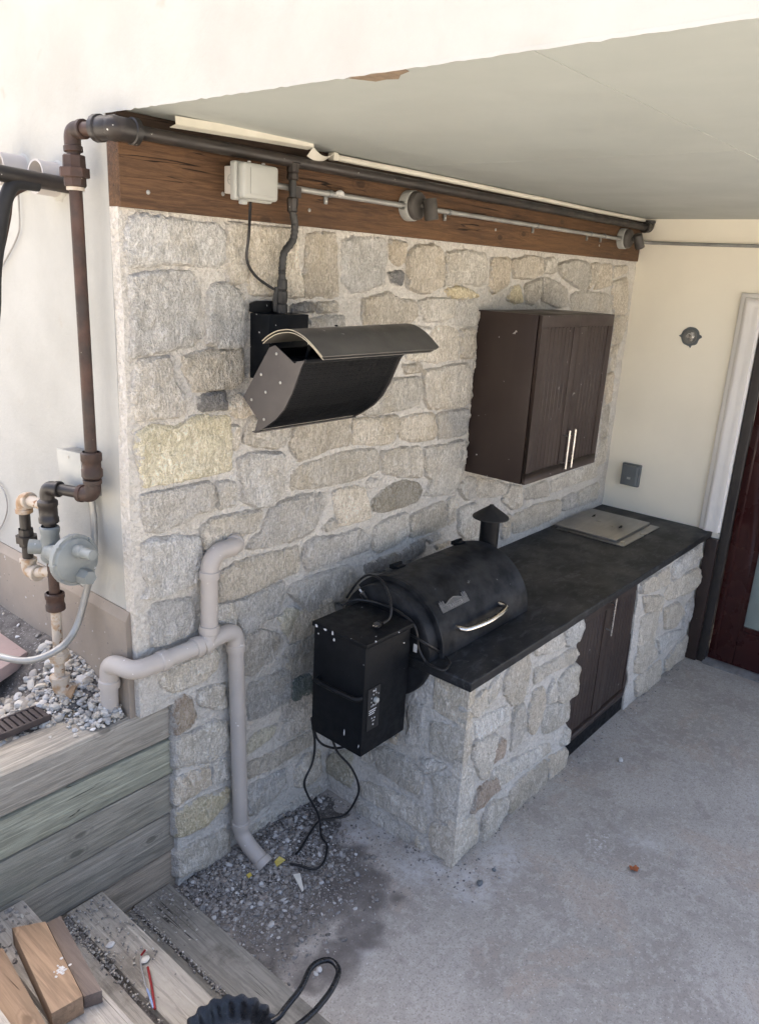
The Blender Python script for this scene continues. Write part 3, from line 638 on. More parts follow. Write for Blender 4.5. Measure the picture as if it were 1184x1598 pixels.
def mesh_from(name, parts, mat, parent, color=None):
    V, F, E = [], [], []
    for v, f, e in parts:
        o = len(V); V += [Vector(x) for x in v]; F += [tuple(i + o for i in g) for g in f]; E += e
    mn = Vector([min(c[i] for c in V) for i in range(3)]); mx = Vector([max(c[i] for c in V) for i in range(3)])
    c = (mn + mx) / 2; c.z = mn.z
    me = bpy.data.meshes.new(name); me.from_pydata([v - c for v in V], [], F)
    at = me.attributes.new('edge', 'FLOAT', 'POINT'); at.data.foreach_set('value', E)
    me.polygons.foreach_set('use_smooth', [True] * len(F)); me.set_sharp_from_angle(angle=R(42))
    me.update()
    o = link_mesh(name, me, mat, parent, c)
    if color: o.color = (*color, 1)
    return o
def stone_h(proud, seed, tilt, rough=.008):
    def h(p, d):
        q = Vector((p[0], p[1], seed))
        v = noise.fractal(q * 13, .9, 2.0, 4) * rough + noise.fractal(q * 48, .8, 2.1, 3) * rough * .7
        rid = abs(noise.noise(q * 8)) * rough * 1.2
        s = 1 - math.exp(-d / .0055)
        chip = noise.noise(q * 5 + Vector((9, 1, 0))); chip = max(0, chip - .25) * .02
        return -.010 + (proud + .010 + max(v * .8 - rid - chip, -.010) + tilt[0] * p[0] + tilt[1] * p[1]) * s
    return h
def parse(txt):
    out = []
    for ln in txt.strip().split('\n'):
        w = ln.split(); out.append((w[0], [tuple(map(float, q.split(','))) for q in w[1:]]))
    return out
def jitcol(c):
    k = rnd.uniform(.86, 1.14); w = rnd.uniform(-.025, .025); return (c[0] * k * (1 + w), c[1] * k, c[2] * k * (1 - w * 1.6))
def stones(lst, to3, parent, sp=.011, lims=None, gr=.014):
    for c, poly in lst:
        seed = rnd.random() * 50; cx = sum(p[0] for p in poly) / len(poly); cy = sum(p[1] for p in poly) / len(poly)
        tx, ty = rnd.uniform(-.035, .035), rnd.uniform(-.035, .035)
        base = stone_h(rnd.uniform(.014, .027), seed, (tx, ty))
        hf = lambda p, d, b=base, cx=cx, cy=cy: b((p[0], p[1]), d) - 0 * d
        hf2 = lambda p, d, h0=hf, tx=tx, ty=ty, cx=cx, cy=cy: h0(p, d) - (tx * cx + ty * cy) * (1 - math.exp(-d / .0055))
        mesh_from('stone', [sheet(grow(poly, gr), sp, hf2, to3, jit=.005, lims=lims)], MT['stone'], parent, jitcol(COLS[c[0]]))

YE = -2.35                            # outer edge of the overhang
ZC, ZB, XR = 2.868, 2.603, 3.83       # ceiling, beam underside, end wall

# ------------------------------------------------------------------ ground and slab
g = MB(); g.box(-300, 300, -300, 300, -.5, -.03).make('ground', MT['lawn'], smooth=0); tag(bpy.data.objects['ground'], kind='structure')
g = MB(); g.box(-.06, 6.0, -7.0, .05, -.25, 0); o = g.make('patio_slab', MT['concrete'], smooth=0); tag(o, kind='structure')
g = MB(); g.box(-14, -1.345, -14, 14, -.25, .80); o = g.make('terrace', MT['lawn'], smooth=0); tag(o, kind='structure')

# raised bed behind the timber wall, rising towards the house
def bed_z(x, y):
    s = min(max((x + .32) / .32, 0), 1); s = s * s * (3 - 2 * s)
    k = min(max((y - .20) / .15, 0), 1)
    return .855 + .135 * s * (.45 + .55 * k) + .02 * noise.noise((x * 6, y * 6, 2)) - .015 - .05 * min(max((.20 - y) / .1, 0), 1)
b = bmesh.new(); gx = np.linspace(-1.345, .02, 50); gy = np.concatenate([np.linspace(.19, .5, 26), np.linspace(.52, 5.0, 90)])
V = [[b.verts.new((x, y, bed_z(x, y))) for x in gx] for y in gy]
for j in range(len(gy) - 1):
    for i in range(len(gx) - 1): b.faces.new((V[j][i], V[j][i + 1], V[j + 1][i + 1], V[j + 1][i]))
o = finish('garden_bed', b, MT['soil']); tag(o, kind='structure')

# ------------------------------------------------------------------ house
house = thing('house_wall', (0, .05, .8), 'cream stucco side wall of the house with its overhanging upper storey and painted foundation', 'wall')
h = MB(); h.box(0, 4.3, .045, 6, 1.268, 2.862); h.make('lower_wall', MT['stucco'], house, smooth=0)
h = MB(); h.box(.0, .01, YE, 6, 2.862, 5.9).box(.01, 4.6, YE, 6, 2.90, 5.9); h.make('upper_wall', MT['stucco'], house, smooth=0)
b = MB(); b.prism([(-.022, .03, .75), (-.022, .03, 1.235), (-.004, .03, 1.266), (.3, .03, 1.266), (.3, .03, .75)], (0, 5.97, 0)); b.make('foundation', MT['found'], house, smooth=0)
# ragged stucco lip along the soffit edge
b = bmesh.new(); ys = np.arange(YE, .06, .02); prev = None
for y in ys:
    w1 = .003 + .003 * noise.noise((y * 20, 0, 0)) + .003 * noise.noise((y * 70, 3, 0)); dz = .004 + .004 * noise.noise((y * 40, 7, 0))
    ring = [b.verts.new((-.0006, y, ZC - .001)), b.verts.new((-.0008 - w1 * .2, y, ZC - .005 - dz)), b.verts.new((.005 + w1, y, ZC - .002 - dz)), b.verts.new((.008 + w1 * 1.6, y, ZC + .004))]
    if prev:
        for k in range(3): b.faces.new((prev[k], prev[k + 1], ring[k + 1], ring[k]))
    prev = ring
finish('stucco_edge', b, MT['stucco'], house)
# pipe stubs in the side wall
cl = thing('ceiling', (2, -2, ZC), 'grey painted ceiling panels under the overhanging storey', 'ceiling', kind='structure')
xs = [.012, 1.28, 2.50, 3.83]; ysp = [YE, -1.36, -.001]
for i in range(3):
    for j in range(2):
        b = MB(); b.box(xs[i] + .0012, xs[i + 1] - .0012, ysp[j] + .0012, ysp[j + 1] - .0012, ZC + rnd.uniform(0, .0015), ZC + .025); b.make('ceiling_panel', MT['ceiling'], cl, smooth=0)

pt = [(.014, -.90), (.030, -.893), (.062, -.915), (.083, -.93), (.078, -.965), (.088, -.992), (.060, -1.02), (.045, -1.055), (.014, -1.06)]
b = MB(); b.prism([(x, y, ZC - .0004) for x, y in pt], (0, 0, -.0012)); b.make('bare_patch', MT['bare'], cl, smooth=0)
# end wall with the door opening
ew = thing('end_wall', (3.9, -2, 0), 'cream painted patio end wall beside the dark red door', 'wall')
D0, D1, DT = -.835, -1.80, 2.335
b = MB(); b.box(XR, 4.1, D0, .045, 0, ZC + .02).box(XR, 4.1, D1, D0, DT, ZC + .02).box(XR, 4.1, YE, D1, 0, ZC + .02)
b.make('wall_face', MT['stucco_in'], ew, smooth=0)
# round hole with an old electrical box
b = MB(); rag = []
for k in range(40):
    a = 2 * math.pi * k / 40; rr = .060 + .008 * noise.noise((math.cos(a) * 2, math.sin(a) * 2, 5)) + (.014 if k in (0, 19, 20, 29) else 0)
    rag.append((XR - .002, -.428 + rr * math.cos(a), 2.158 + rr * math.sin(a)))
b.prism(rag, (-.0025, 0, 0)); b.make('wall_patch', MT['boxdark'], ew, smooth=0)
b = MB(); b.lathe((XR - .0045, -.428, 2.158), (-1, 0, 0), [(.0, .001), (.036, .001), (.045, .0015), (.045, .006), (.041, .006), (.038, .002)], 20)
fix = b.make('ceiling_box', MT['galv'], ew)
b = MB(); b.box(XR - .012, XR - .004, -.455, -.402, 2.150, 2.166).box(XR - .018, XR - .005, -.446, -.432, 2.13, 2.186).tube(spline([(XR - .006, -.44, 2.17), (XR - .02, -.42, 2.175), (XR - .014, -.405, 2.15)]), .003, 6); b.make('bracket', MT['brushed'], fix, bev=.001)

# ------------------------------------------------------------------ stone wall
sw = thing('stone_wall', (1.9, 0, 0), 'limestone veneer wall of irregular grey and tan stones behind the grill', 'wall')
w3 = lambda x, z, h: (x, -h, z)
wp = [(.0, 2.604), (.004, 2.2), (-.004, 1.6), (.002, 1.0), (.002, .853), (.150, .853), (.145, 0), (3.83, 0), (3.83, 2.604)]
mh = lambda p, d: .0035 * noise.fractal(Vector((p[0] * 9, p[1] * 9, 3)), 1, 2, 3) + .002 * noise.noise((p[0] * 60, p[1] * 60, 8))
mesh_from('mortar', [sheet(wp, .024, mh, w3, jit=0, round_=False, skirt=.055)], MT['mortar'], sw)
stones(parse(WALL_STONES), w3, sw, lims=(.006, 3.822, .0, 2.599))
b = MB(); b.box(.17, 3.828, .03, .044, .0, 2.59); b.make('backing', MT['mortar'], sw, smooth=0)
# extra stones where the grill and hopper stand before the wall
ex = [('g', [(.70, .52), (.98, .55), (.99, .70), (.72, .69)]), ('w', [(.72, .72), (1.0, .73), (1.0, .88), (.74, .87)]), ('w', [(.73, .90), (1.02, .91), (1.0, 1.05), (.75, 1.03)])]
stones(ex, w3, sw)

# ------------------------------------------------------------------ timber beam over the stone wall
bm_t = thing('timber_beam', (1.9, 0, ZB), 'stained brown timber header beam along the top of the stone wall', 'beam')
b = MB(); b.box(-.001, 3.80, -.02, .044, ZB, 2.80); b.make('beam', MT['beam'], bm_t, bev=.004)
b = MB(); b.box(.002, 3.825, -.010, .044, 2.801, ZC - .001); b.make('upper_board', MT['beam_dark'], bm_t, bev=.002)
for x, z in ((.094, 2.652), (.38, 2.676), (.78, 2.66), (2.05, 2.68), (3.2, 2.67)):
    b = MB(); b.lathe((x, -.0195, z), (0, -1, 0), [(.007, 0), (.007, .002), (.004, .004), (0, .005)], 8); b.make('screw', MT['conduit'], bm_t)

# ------------------------------------------------------------------ timber retaining wall
rw = thing('retaining_wall', (-1, .12, 0), 'grey weathered timber retaining wall beside the steps', 'retaining wall')
zs = [.853, .691, .536, .357, .173, -.02]
for i in range(5):
    dx = (0.16, .153, .150, .148, .146)[i]; dy = (.004, 0, .002, .003, .0)[i]
    b = MB(); b.box(-2.6, dx, .02 + dy, .20, zs[i + 1] + .003, zs[i] - .003)
    bb = b.b; bmesh.ops.subdivide_edges(bb, edges=[e for e in bb.edges if abs((e.verts[0].co - e.verts[1].co).x) > 1], cuts=90)
    for v in bb.verts:
        v.co.z += .0035 * noise.noise((v.co.x * 3, i * 3 + (v.co.z > zs[i] - .01), 1)); v.co.y += .004 * noise.noise((v.co.x * 2.2, i, 6))
    k = (1.0, .92, .8, .78, .78)[i]; tn = ((.94, .92, .90), (.93, 1, .91), (.97, .97, .93), (.99, .97, .94), (1.04, .95, .87))[i]
    b.make('timber', MT['wood_x'], rw, bev=(.018 if i == 0 else .006), color=(k * tn[0], k * tn[1], k * tn[2], 1))

# ------------------------------------------------------------------ timber steps
st = thing('timber_steps', (-.6, -.9, 0), 'weathered timber and gravel steps going up to the left', 'steps')
def plank(x0, x1, y0, y1, z0, z1, col, tw=0):
    b = MB(); b.box(x0, x1, y0, y1, z0, z1); bb = b.b
    bmesh.ops.subdivide_edges(bb, edges=[e for e in bb.edges if abs((e.verts[0].co - e.verts[1].co).y) > .5], cuts=40)
    for v in bb.verts:
        v.co.x += .005 * noise.noise((v.co.y * 3, x0 * 9, (v.co.x > (x0 + x1) / 2) * 3)); v.co.z += (.003 * noise.noise((v.co.y * 4, x1 * 9, (v.co.x > (x0 + x1) / 2) * 5)) if v.co.z > z1 - .01 else 0)
    return b.make('plank', MT['wood_y'], st, bev=.006, color=(*col, 1))
ST = [(.115, .03), (-.18, .187), (-.47, .35), (-.76, .515), (-1.05, .68)]
yb = .015
plank(-.055, .113, -2.6, yb, -.12, .030, (.66, .66, .64)); plank(-.175, -.066, -2.6, yb, -.12, .022, (.62, .62, .60))
plank(-.325, -.18, -2.6, yb, .032, .187, (1.0, .98, .94)); plank(-.466, -.352, -2.6, yb, .032, .180, (.92, .9, .88))
plank(-.62, -.47, -2.6, yb, .19, .350, (1.04, 1.02, 1.0)); plank(-.756, -.63, -2.6, yb, .19, .346, (.95, .93, .9))
plank(-.91, -.76, -2.6, yb, .352, .515, (1, .98, .95)); plank(-1.046, -.92, -2.6, yb, .352, .510, (.95, .93, .9))
plank(-1.20, -1.05, -2.6, yb, .517, .680, (1, .98, .95)); plank(-1.34, -1.21, -2.6, yb, .517, .676, (.95, .93, .9))
b = MB(); b.box(-.47, -.18, -2.6, yb, .02, .155).box(-.76, -.47, -2.6, yb, .16, .318).box(-1.05, -.76, -2.6, yb, .32, .48).box(-1.345, -1.05, -2.6, yb, .48, .65).box(-.18, .10, -2.6, yb, -.2, .010)
b.make('gravel_fill', MT['soil'], st, smooth=0)

# ------------------------------------------------------------------ stone counter
ct = thing('stone_counter', (2.4, -.4, 0), 'outdoor kitchen counter faced in limestone with a black countertop', 'counter')
XS, YF, ZT = 1.02, -.7535, .886
s3 = lambda y, z, h: (XS - h, y, z)
f3 = lambda x, z, h: (x, YF - h, z)
jag = [(2.019, ZT), (2.023, .81), (1.984, .761), (2.014, .698), (1.985, .652), (2.034, .6), (2.045, .43), (1.99, .438), (2.022, .30), (2.0, .284), (2.036, .233), (2.022, .152), (2.048, .1), (2.055, 0)]
mh2 = lambda p, d: .004 * noise.fractal(Vector((p[0] * 10, p[1] * 10, 13)), 1, 2, 3) + .002 * noise.noise((p[0] * 60, p[1] * 60, 18)) - .0035 * math.exp(-d / .02)
m1 = sheet([(1.02, 0), (1.02, ZT)] + jag, .018, mh2, f3, jit=.002, round_=False, skirt=.05)
m1 = (m1[0], [f for f in m1[1]], m1[2])
jag2 = [(3.825, 0), (3.822, .117), (3.815, .267), (3.79, .412), (3.825, .49), (3.826, .607), (3.808, .723), (3.808, ZT), (2.716, ZT), (2.752, .753), (2.755, .594), (2.770, .455), (2.776, .286), (2.815, .203), (2.795, .115), (2.81, 0)]
m2 = sheet(jag2, .018, mh2, f3, jit=.002, round_=False, skirt=.05)
m3 = sheet([(YF, 0), (YF, ZT), (-.002, ZT), (-.002, 0)][::-1], .018, mh2, s3, jit=0, round_=False, skirt=.05)
for mm in (m1, m2, m3): mesh_from('mortar', [mm], MT['mortar'], ct)
side = parse(SIDE_STONES); front = parse(FRONT_STONES)
stones([s for s in side if not (s[0][0] == 'c')], s3, ct, gr=.013)
stones([s for s in front if not (s[0][0] == 'c')], f3, ct, gr=.018)
for c in ('c1', 'c2', 'c3', 'c4'):
    a = [p for n, p in side if n == c][0]; f = [p for n, p in front if n == c][0]
    sd = rnd.random() * 40; pr = rnd.uniform(.010, .016)
    # both faces reach the arris, the edges interlock
    my = min(p[0] for p in a); a = [((p[0] if p[0] > my + .045 else YF - pr), p[1]) for p in a]
    mx = min(p[0] for p in f); f = [((p[0] if p[0] > mx + .055 else XS - pr), p[1]) for p in f]
    za = (min(p[1] for p in a), max(p[1] for p in a)); 
    hA = stone_h(pr, sd, (0, 0)); 
    def hs(p, d, y=True, pr=pr, hA=hA):
        e = abs((p[0] - (YF - pr)) if y else (p[0] - (XS - pr)))
        k = math.exp(-e / .012); return hA(p, d) * (1 - k) + pr * k
    P1 = sheet(grow(a, .012), .013, lambda p, d: hs(p, d, True), s3, jit=.003, lims=(YF - pr, 0, 0, ZT))
    P2 = sheet(grow(f, .014), .013, lambda p, d: hs(p, d, False), f3, jit=.003, lims=(XS - pr, 4, 0, ZT))
    def arris(P):
        vs, fs, ed = P; nv = []; ne = []
        for v, e in zip(vs, ed):
            v = Vector(v); da = max(abs(v.x - (XS - pr)) if abs(v.y - (YF - pr)) < .05 else 9, 0); db = abs(v.y - (YF - pr)) if abs(v.x - (XS - pr)) < .05 else 9
            k = math.exp(-min(da, db) / .035); n = .009 * noise.noise((v.z * 14, sd, 1)) + .006 * noise.noise((v.z * 45, sd, 4)) - .003
            nv.append((v.x - n * k, v.y - n * k, v.z)); ne.append(e * (1 - .85 * k))
        return nv, fs, ne
    mesh_from('stone', [arris(P1), arris(P2)], MT['stone'], ct, jitcol(COLS['c']))
b = MB(); b.box(1.06, 2.0, -.70, -.002, .002, ZT - .002).box(2.84, 3.828, -.70, -.002, .002, ZT - .002).box(2.0, 2.84, -.10, -.002, .002, ZT - .002); b.make('core', MT['mortar'], ct, smooth=0)
# countertop with softened ragged edges
b = bmesh.new(); n = 90; ring = []
b = MB(); b.box(.978, XR - .001, -.787, -.001, ZT + .001, .930); bb = b.b
bmesh.ops.subdivide_edges(bb, edges=[e for e in bb.edges if abs((e.verts[0].co - e.verts[1].co).x) > 1], cuts=100)
for v in bb.verts:
    if v.co.y < -.7: v.co.y += .003 * noise.noise((v.co.x * 6, 0, 0)) + .002 * noise.noise((v.co.x * 25, 1, 0))
b.make('countertop', MT['counter'], ct, bev=.006, seg=3)
# lower cabinet doors in the opening
b = MB(); b.box(2.0, 2.84, -.725, -.10, .004, ZT - .003); b.make('cabinet_box', MT['cab'], ct, smooth=0)
def bead_door(x0, x1, z0, z1, yf, parent, fr=.055, n=7, th=.018, mat='cab', name='cabinet_door'):
    b = MB(); b.box(x0, x1, yf, yf + th, z0, z0 + fr).box(x0, x1, yf, yf + th, z1 - fr, z1).box(x0, x0 + fr, yf, yf + th, z0 + fr, z1 - fr).box(x1 - fr, x1, yf, yf + th, z0 + fr, z1 - fr)
    d = b.make(name, MT[mat], parent, bev=.0018)
    w = (x1 - x0 - 2 * fr) / n
    for i in range(n):
        a = x0 + fr + i * w
        b = MB(); b.box(a + .0008, a + w - .0008, yf + .0035, yf + th - .001, z0 + fr, z1 - fr); b.make('bead_board', MT[mat], d, bev=.0022, seg=1)
    return d
dl = bead_door(2.005, 2.405, .10, .865, -.742, ct, .06, 7); dr = bead_door(2.409, 2.822, .10, .865, -.742, ct, .06, 7)
tag(dl, 'dark brown beadboard door with a steel bar handle')
def bar_handle(x, yf, z0, z1, parent, off=.032):
    b = MB(); b.tube([(x, yf - off, z0), (x, yf - off, z1)], .006, 12).tube([(x, yf, z0 + .03), (x, yf - off, z0 + .03)], .0045, 8).tube([(x, yf, z1 - .03), (x, yf - off, z1 - .03)], .0045, 8)
    return b.make('handle', MT['brushed'], parent)
bar_handle(2.372, -.742, .655, .872, dl)
b = MB(); b.box(2.0, 2.84, -.738, -.726, .003, .094); b.make('toe_kick', MT['black_specked'], ct, bev=.002)
b = MB(); b.box(3.792, 3.829, -.84, -.762, .004, ZT - .002); b.make('end_panel', MT['cab'], ct, bev=.003)

# ------------------------------------------------------------------ stainless lid on the counter
pl = thing('steel_cover', (3.35, -.25, .93), 'square stainless steel drop-in cover on the far end of the black countertop', 'cover')
b = MB(); b.box(3.03, 3.60, -.515, -.055, .9305, .936); b.make('flange', MT['steel'], pl, bev=.002)
b = MB(); b.box(3.05, 3.585, -.455, -.035, .937, .955); lid = b.make('cover_plate', MT['steel'], pl, bev=.005)
for x, y in ((3.33, -.36), (3.42, -.13)):
    b = MB(); b.tube([(x - .022, y, .9565), (x + .022, y + .004, .9565)], .005, 8).tube([(x - .008, y - .008, .957), (x + .012, y + .008, .957)], .004, 8); b.make('finger_slot', MT['cab_in'], lid)

# ------------------------------------------------------------------ wall cabinet
uc = thing('wall_cabinet', (2.38, -.18, 1.47), 'dark brown two door wall cabinet hung on the stone wall', 'cabinet')
b = MB(); b.box(1.988, 2.778, -.342, -.004, 1.470, 2.300); b.make('carcass', MT['cab'], uc, bev=.002)
b = MB(); b.box(2.0, 2.766, -.346, -.342, 1.48, 2.29); b.make('gap_shade', MT['cab_in'], uc, smooth=0)  # near-black sheet standing in for the shade in the gap behind the doors
d1 = bead_door(1.989, 2.382, 1.471, 2.299, -.366, uc, .058, 7); d2 = bead_door(2.386, 2.777, 1.471, 2.299, -.366, uc, .058, 7)
bar_handle(2.352, -.366, 1.505, 1.712, d1); bar_handle(2.416, -.366, 1.505, 1.712, d2)
# smears of mortar where the cabinet meets the stones
b = MB(); zz = np.arange(1.472, 2.296, .004); pts = [(1.9872, -.001, zz[0])]
for z in zz:
    q = noise.noise((z * 9, 1, 0)) + .8 * noise.noise((z * 28, 2, 0)) + .5 * noise.noise((z * 90, 3, 0)); pts.append((1.9872, -.003 - max(.0, .006 + .014 * q), z))
pts.append((1.9872, -.001, zz[-1])); b.prism(pts, (-.0022, 0, 0))
b.make('mortar_smear', MT['mortar'], uc, smooth=0)

# ------------------------------------------------------------------ door
dr_ = thing('entry_door', (3.85, -1.3, 0), 'dark red entry door with glass and blinds at the patio end', 'door')
# casing: moulded profile swept up the jamb and over the head
prof = [(0, 0), (.018, .0), (.026, .008), (.03, .03), (.045, .038), (.05, .06), (.040, .085), (.046, .105), (.044, .13), (.02, .138), (0, .138)]
b = bmesh.new(); rows = []
for z, kind in ((.933, 0), (DT + .012, 1)):
    rows.append([b.verts.new((XR - .001 - d, -.698 - w, z if kind == 0 else DT + .112 - w * (.112 / .138) + .0)) for d, w in prof])
rows.append([b.verts.new((XR - .001 - d, D1 - .1 + w * .5, DT + .112 - w * (.112 / .138))) for d, w in prof])
for p, q in zip(rows, rows[1:]):
    for k in range(len(prof) - 1): b.faces.new((p[k], p[k + 1], q[k + 1], q[k]))
bmesh.ops.recalc_face_normals(b, faces=b.faces); finish('casing', b, MT['casing'], dr_, smooth=50)
b = MB(); b.box(XR - .012, 4.0, -.893, -.841, .0, DT - .004).box(XR - .012, 4.0, D1 + .004, -.893, DT - .055, DT - .004); b.make('door_frame', MT['doordark'], dr_, bev=.004)
X0 = 3.862
b = MB(); b.box(X0, 3.905, -1.062, -.897, .025, 2.27).box(X0, 3.905, D1 + .01, -1.062, .025, .315).box(X0, 3.905, D1 + .01, -1.062, 2.12, 2.27).box(X0, 3.905, D1 + .01, -1.66, .315, 2.12)
panel = b.make('door_leaf', MT['door'], dr_, bev=.003)
b = MB(); b.box(X0 - .010, X0 - .0005, -1.082, -1.052, .295, 2.14).box(X0 - .010, X0 - .0005, -1.67, -1.082, .295, .325); b.make('glazing_bead', MT['door'], panel, bev=.005)
b = MB(); b.box(X0 - .006, X0 - .0005, -.945, -.925, .06, 2.25); b.make('stile_moulding', MT['door'], panel, bev=.003)
b = MB(); b.box(X0 + .006, X0 + .010, -1.66, -1.063, .316, 2.12); b.make('pane', MT['glass'], panel, smooth=0)
b = MB()
for k in range(120):
    z = .322 + k * .015; b.prism([(X0 + .016, -1.655, z), (X0 + .026, -1.655, z + .011), (X0 + .027, -1.655, z + .0105), (X0 + .017, -1.655, z - .0005)], (0, .585, 0))
bl = b.make('blind_slats', MT['blind'], panel, smooth=0); tag(bl, kind='stuff')
b = MB(); b.box(X0 + .034, X0 + .038, -1.66, -1.064, .316, 2.12); b.make('door_back', MT['blind'], panel, smooth=0)
b = MB(); b.prism([(XR - .035, -.885, .001), (XR - .035, -.885, .012), (XR + .01, -.885, .03), (3.99, -.885, .03), (3.99, -.885, .001)], (0, -.92, 0)); b.make('threshold', MT['alu'], dr_, smooth=0)

# ------------------------------------------------------------------ gas pipe
def band(b, p, ax, r, w, n=14): b.lathe(Vector(p) - Vector(ax).normalized() * w / 2, ax, [(r * .88, 0), (r, w * .12), (r, w * .88), (r * .88, w)], n)
def elbow_mesh(A, C, B, r, bw=.018, n=16):
    b = MB(); A, C, B = Vector(A), Vector(C), Vector(B); b.tube(fillet([A, C, B], 9, 8), r * 1.24, n)
    band(b, A + (C - A).normalized() * bw * .5, C - A, r * 1.42, bw, n); band(b, B + (C - B).normalized() * bw * .5, C - B, r * 1.42, bw, n); return b
gp = thing('gas_pipe', (-.14, .29, .9), 'rusty iron gas pipe climbing the cream wall and running under the ceiling', 'pipe')
PR = .0195; zt = 2.806; px_, py_ = -.076, .098
b = MB(); b.tube([(-.02, -.072, zt), (3.76, -.072, zt + .004)], .0200, 18); b.make('ceiling_run', MT['pipe_dark'], gp)
b = elbow_mesh((3.70, -.072, zt + .003), (3.775, -.072, zt + .003), (3.775, -.072, zt + .05), .024); b.make('elbow', MT['pipe_dark'], gp)
b = elbow_mesh((.03, -.072, zt), (-.050, -.072, zt), (-.060, -.005, zt), .0265, .022); b.sphere((-.040, -.066, zt), (.040, .036, .036), 2); b.make('elbow', MT['pipe_dark'], gp)
b = MB(); b.tube([(-.055, -.04, zt), (px_, py_ - .02, zt)], PR, 16); b.make('pipe_section', MT['pipe_rust'], gp)
elbow_mesh((px_ + .007, py_ - .055, zt), (px_, py_ + .004, zt), (px_, py_, zt - .06), PR).make('elbow', MT['pipe_rust'], gp)
b = MB(); b.tube([(px_, py_, zt - .05), (px_, py_, 1.71)], PR, 18); b.make('riser', MT['pipe_rust'], gp)
b = MB(); b.lathe((px_, py_, zt - .155), (0, 0, 1), [(.030, 0), (.033, .004), (.033, .026), (.044, .027), (.044, .052), (.034, .053), (.033, .085), (.030, .088)], 8); b.make('union', MT['pipe_rust'], gp, smooth=20)
b = MB(); b.lathe((px_, py_, zt - .165), (0, 0, 1), [(.026, 0), (.026, .01)], 16); b.make('sealant', MT['pipe_pale'], gp)
qx, qy = -.142, .285; ze = 1.695
b = MB(); b.lathe((px_, py_, 1.755), (0, 0, 1), [(.029, 0), (.034, .006), (.034, .03), (.030, .036), (.030, .055), (.034, .06), (.034, .085), (.028, .09)], 14); b.make('coupling', MT['pipe_rust'], gp)
elbow_mesh((px_, py_, 1.752), (px_, py_, ze), (px_ - .020, py_ + .055, ze), PR * 1.08).make('elbow', MT['pipe_rust'], gp)
b = MB(); b.tube([(px_ - .01, py_ + .03, ze), (qx + .01, qy - .02, ze)], PR, 16); b.make('pipe_section', MT['pipe_dark'], gp)
elbow_mesh((qx + .020, qy - .055, ze), (qx, qy, ze), (qx, qy, ze - .06), PR).make('elbow', MT['pipe_dark'], gp)
b = MB(); b.tube([(qx, qy, ze - .05), (qx, qy, 1.53)], PR, 16); b.lathe((qx, qy, 1.565), (0, 0, 1), [(.028, 0), (.034, .004), (.034, .02), (.031, .024), (.031, .06), (.034, .064), (.034, .08), (.028, .085)], 14); b.make('tee', MT['pipe_dark'], gp)
# bypass loop on the far side of the regulator
lx, ly = -.158, .430
b = MB(); b.tube([(qx, qy, 1.625), (lx + .002, ly - .03, 1.625)], .019, 14); b.make('bypass_branch', MT['pipe_pale'], gp)
elbow_mesh((lx + .004, ly - .045, 1.625), (lx, ly, 1.622), (lx, ly, 1.57), .021).make('elbow', MT['pipe_pale'], gp)
b = MB(); b.tube([(lx, ly, 1.59), (lx, ly, 1.36)], .019, 14); b.make('bypass_pipe', MT['pipe_dark'], gp)
b = MB(); b.lathe((lx, ly, 1.445), (0, 0, 1), [(.026, 0), (.028, .004), (.028, .016), (.038, .017), (.038, .04), (.027, .041), (.026, .066)], 8); b.make('union', MT['pipe_dark'], gp, smooth=20)
elbow_mesh((lx, ly, 1.40), (lx, ly, 1.35), (lx + .006, ly - .055, 1.352), .021).make('elbow', MT['pipe_pale'], gp)
b = MB(); b.tube([(lx + .004, ly - .04, 1.352), (qx, qy, 1.385)], .018, 14); b.make('bypass_branch', MT['pipe_pale'], gp)
b = MB(); b.tube([(qx, qy, 1.43), (qx, qy, 1.24)], PR * .95, 16); b.make('pipe_section', MT['pipe_rust'], gp)
b = MB(); b.lathe((qx, qy, 1.235), (0, 0, 1), [(.028, 0), (.034, .004), (.034, .022), (.031, .026), (.031, .045), (.034, .05), (.034, .066), (.028, .07)], 14); b.make('coupling', MT['pipe_rust'], gp)
b = MB(); b.tube([(qx, qy, 1.24), (qx - .004, qy, .93)], PR * .93, 16); b.make('pipe_section', MT['pipe_pale'], gp)
b = MB(); b.lathe((qx - .002, qy, 1.03), (0, 0, 1), [(.028, 0), (.034, .004), (.034, .02), (.040, .022), (.040, .036), (.033, .038), (.031, .055)], 8); b.make('union', MT['pipe_pale'], gp, smooth=20)
elbow_mesh((qx - .004, qy, .975), (qx - .004, qy, .915), (qx + .03, qy - .04, .90), .025, .02).make('foot_elbow', MT['pipe_pale'], gp)

# regulator
rg = thing('gas_regulator', (qx, qy - .1, 1.39), 'grey round gas regulator on the rusty pipe', 'regulator')
b = MB(); b.lathe((qx, qy, 1.425), (0, 0, 1), [(.030, 0), (.036, .01), (.036, .03), (.032, .045), (.034, .07), (.030, .10), (.034, .11), (.034, .125), (.028, .13)], 14); b.make('valve_body', MT['reg'], rg)
ax = Vector((.10, -1, .06)).normalized(); dc = Vector((qx - .005, qy - .165, 1.478))
b = MB(); b.lathe(dc - ax * .15, ax, [(.024, 0), (.029, .03), (.040, .075), (.064, .11), (.077, .132), (.079, .14), (.088, .141), (.088, .150), (.088, .160), (.079, .161), (.074, .168), (.043, .176), (0, .178)], 32); b.make('diaphragm_housing', MT['reg'], rg)
for k in range(8):
    a = 2 * math.pi * k / 8; u = ax.orthogonal().normalized(); w = ax.cross(u); p = dc + .0835 * (math.cos(a) * u + math.sin(a) * w)
    b = MB(); b.lathe(p - ax * .014, ax, [(.0055, 0), (.0055, .03), (0, .031)], 6); b.make('bolt', MT['reg'], rg)
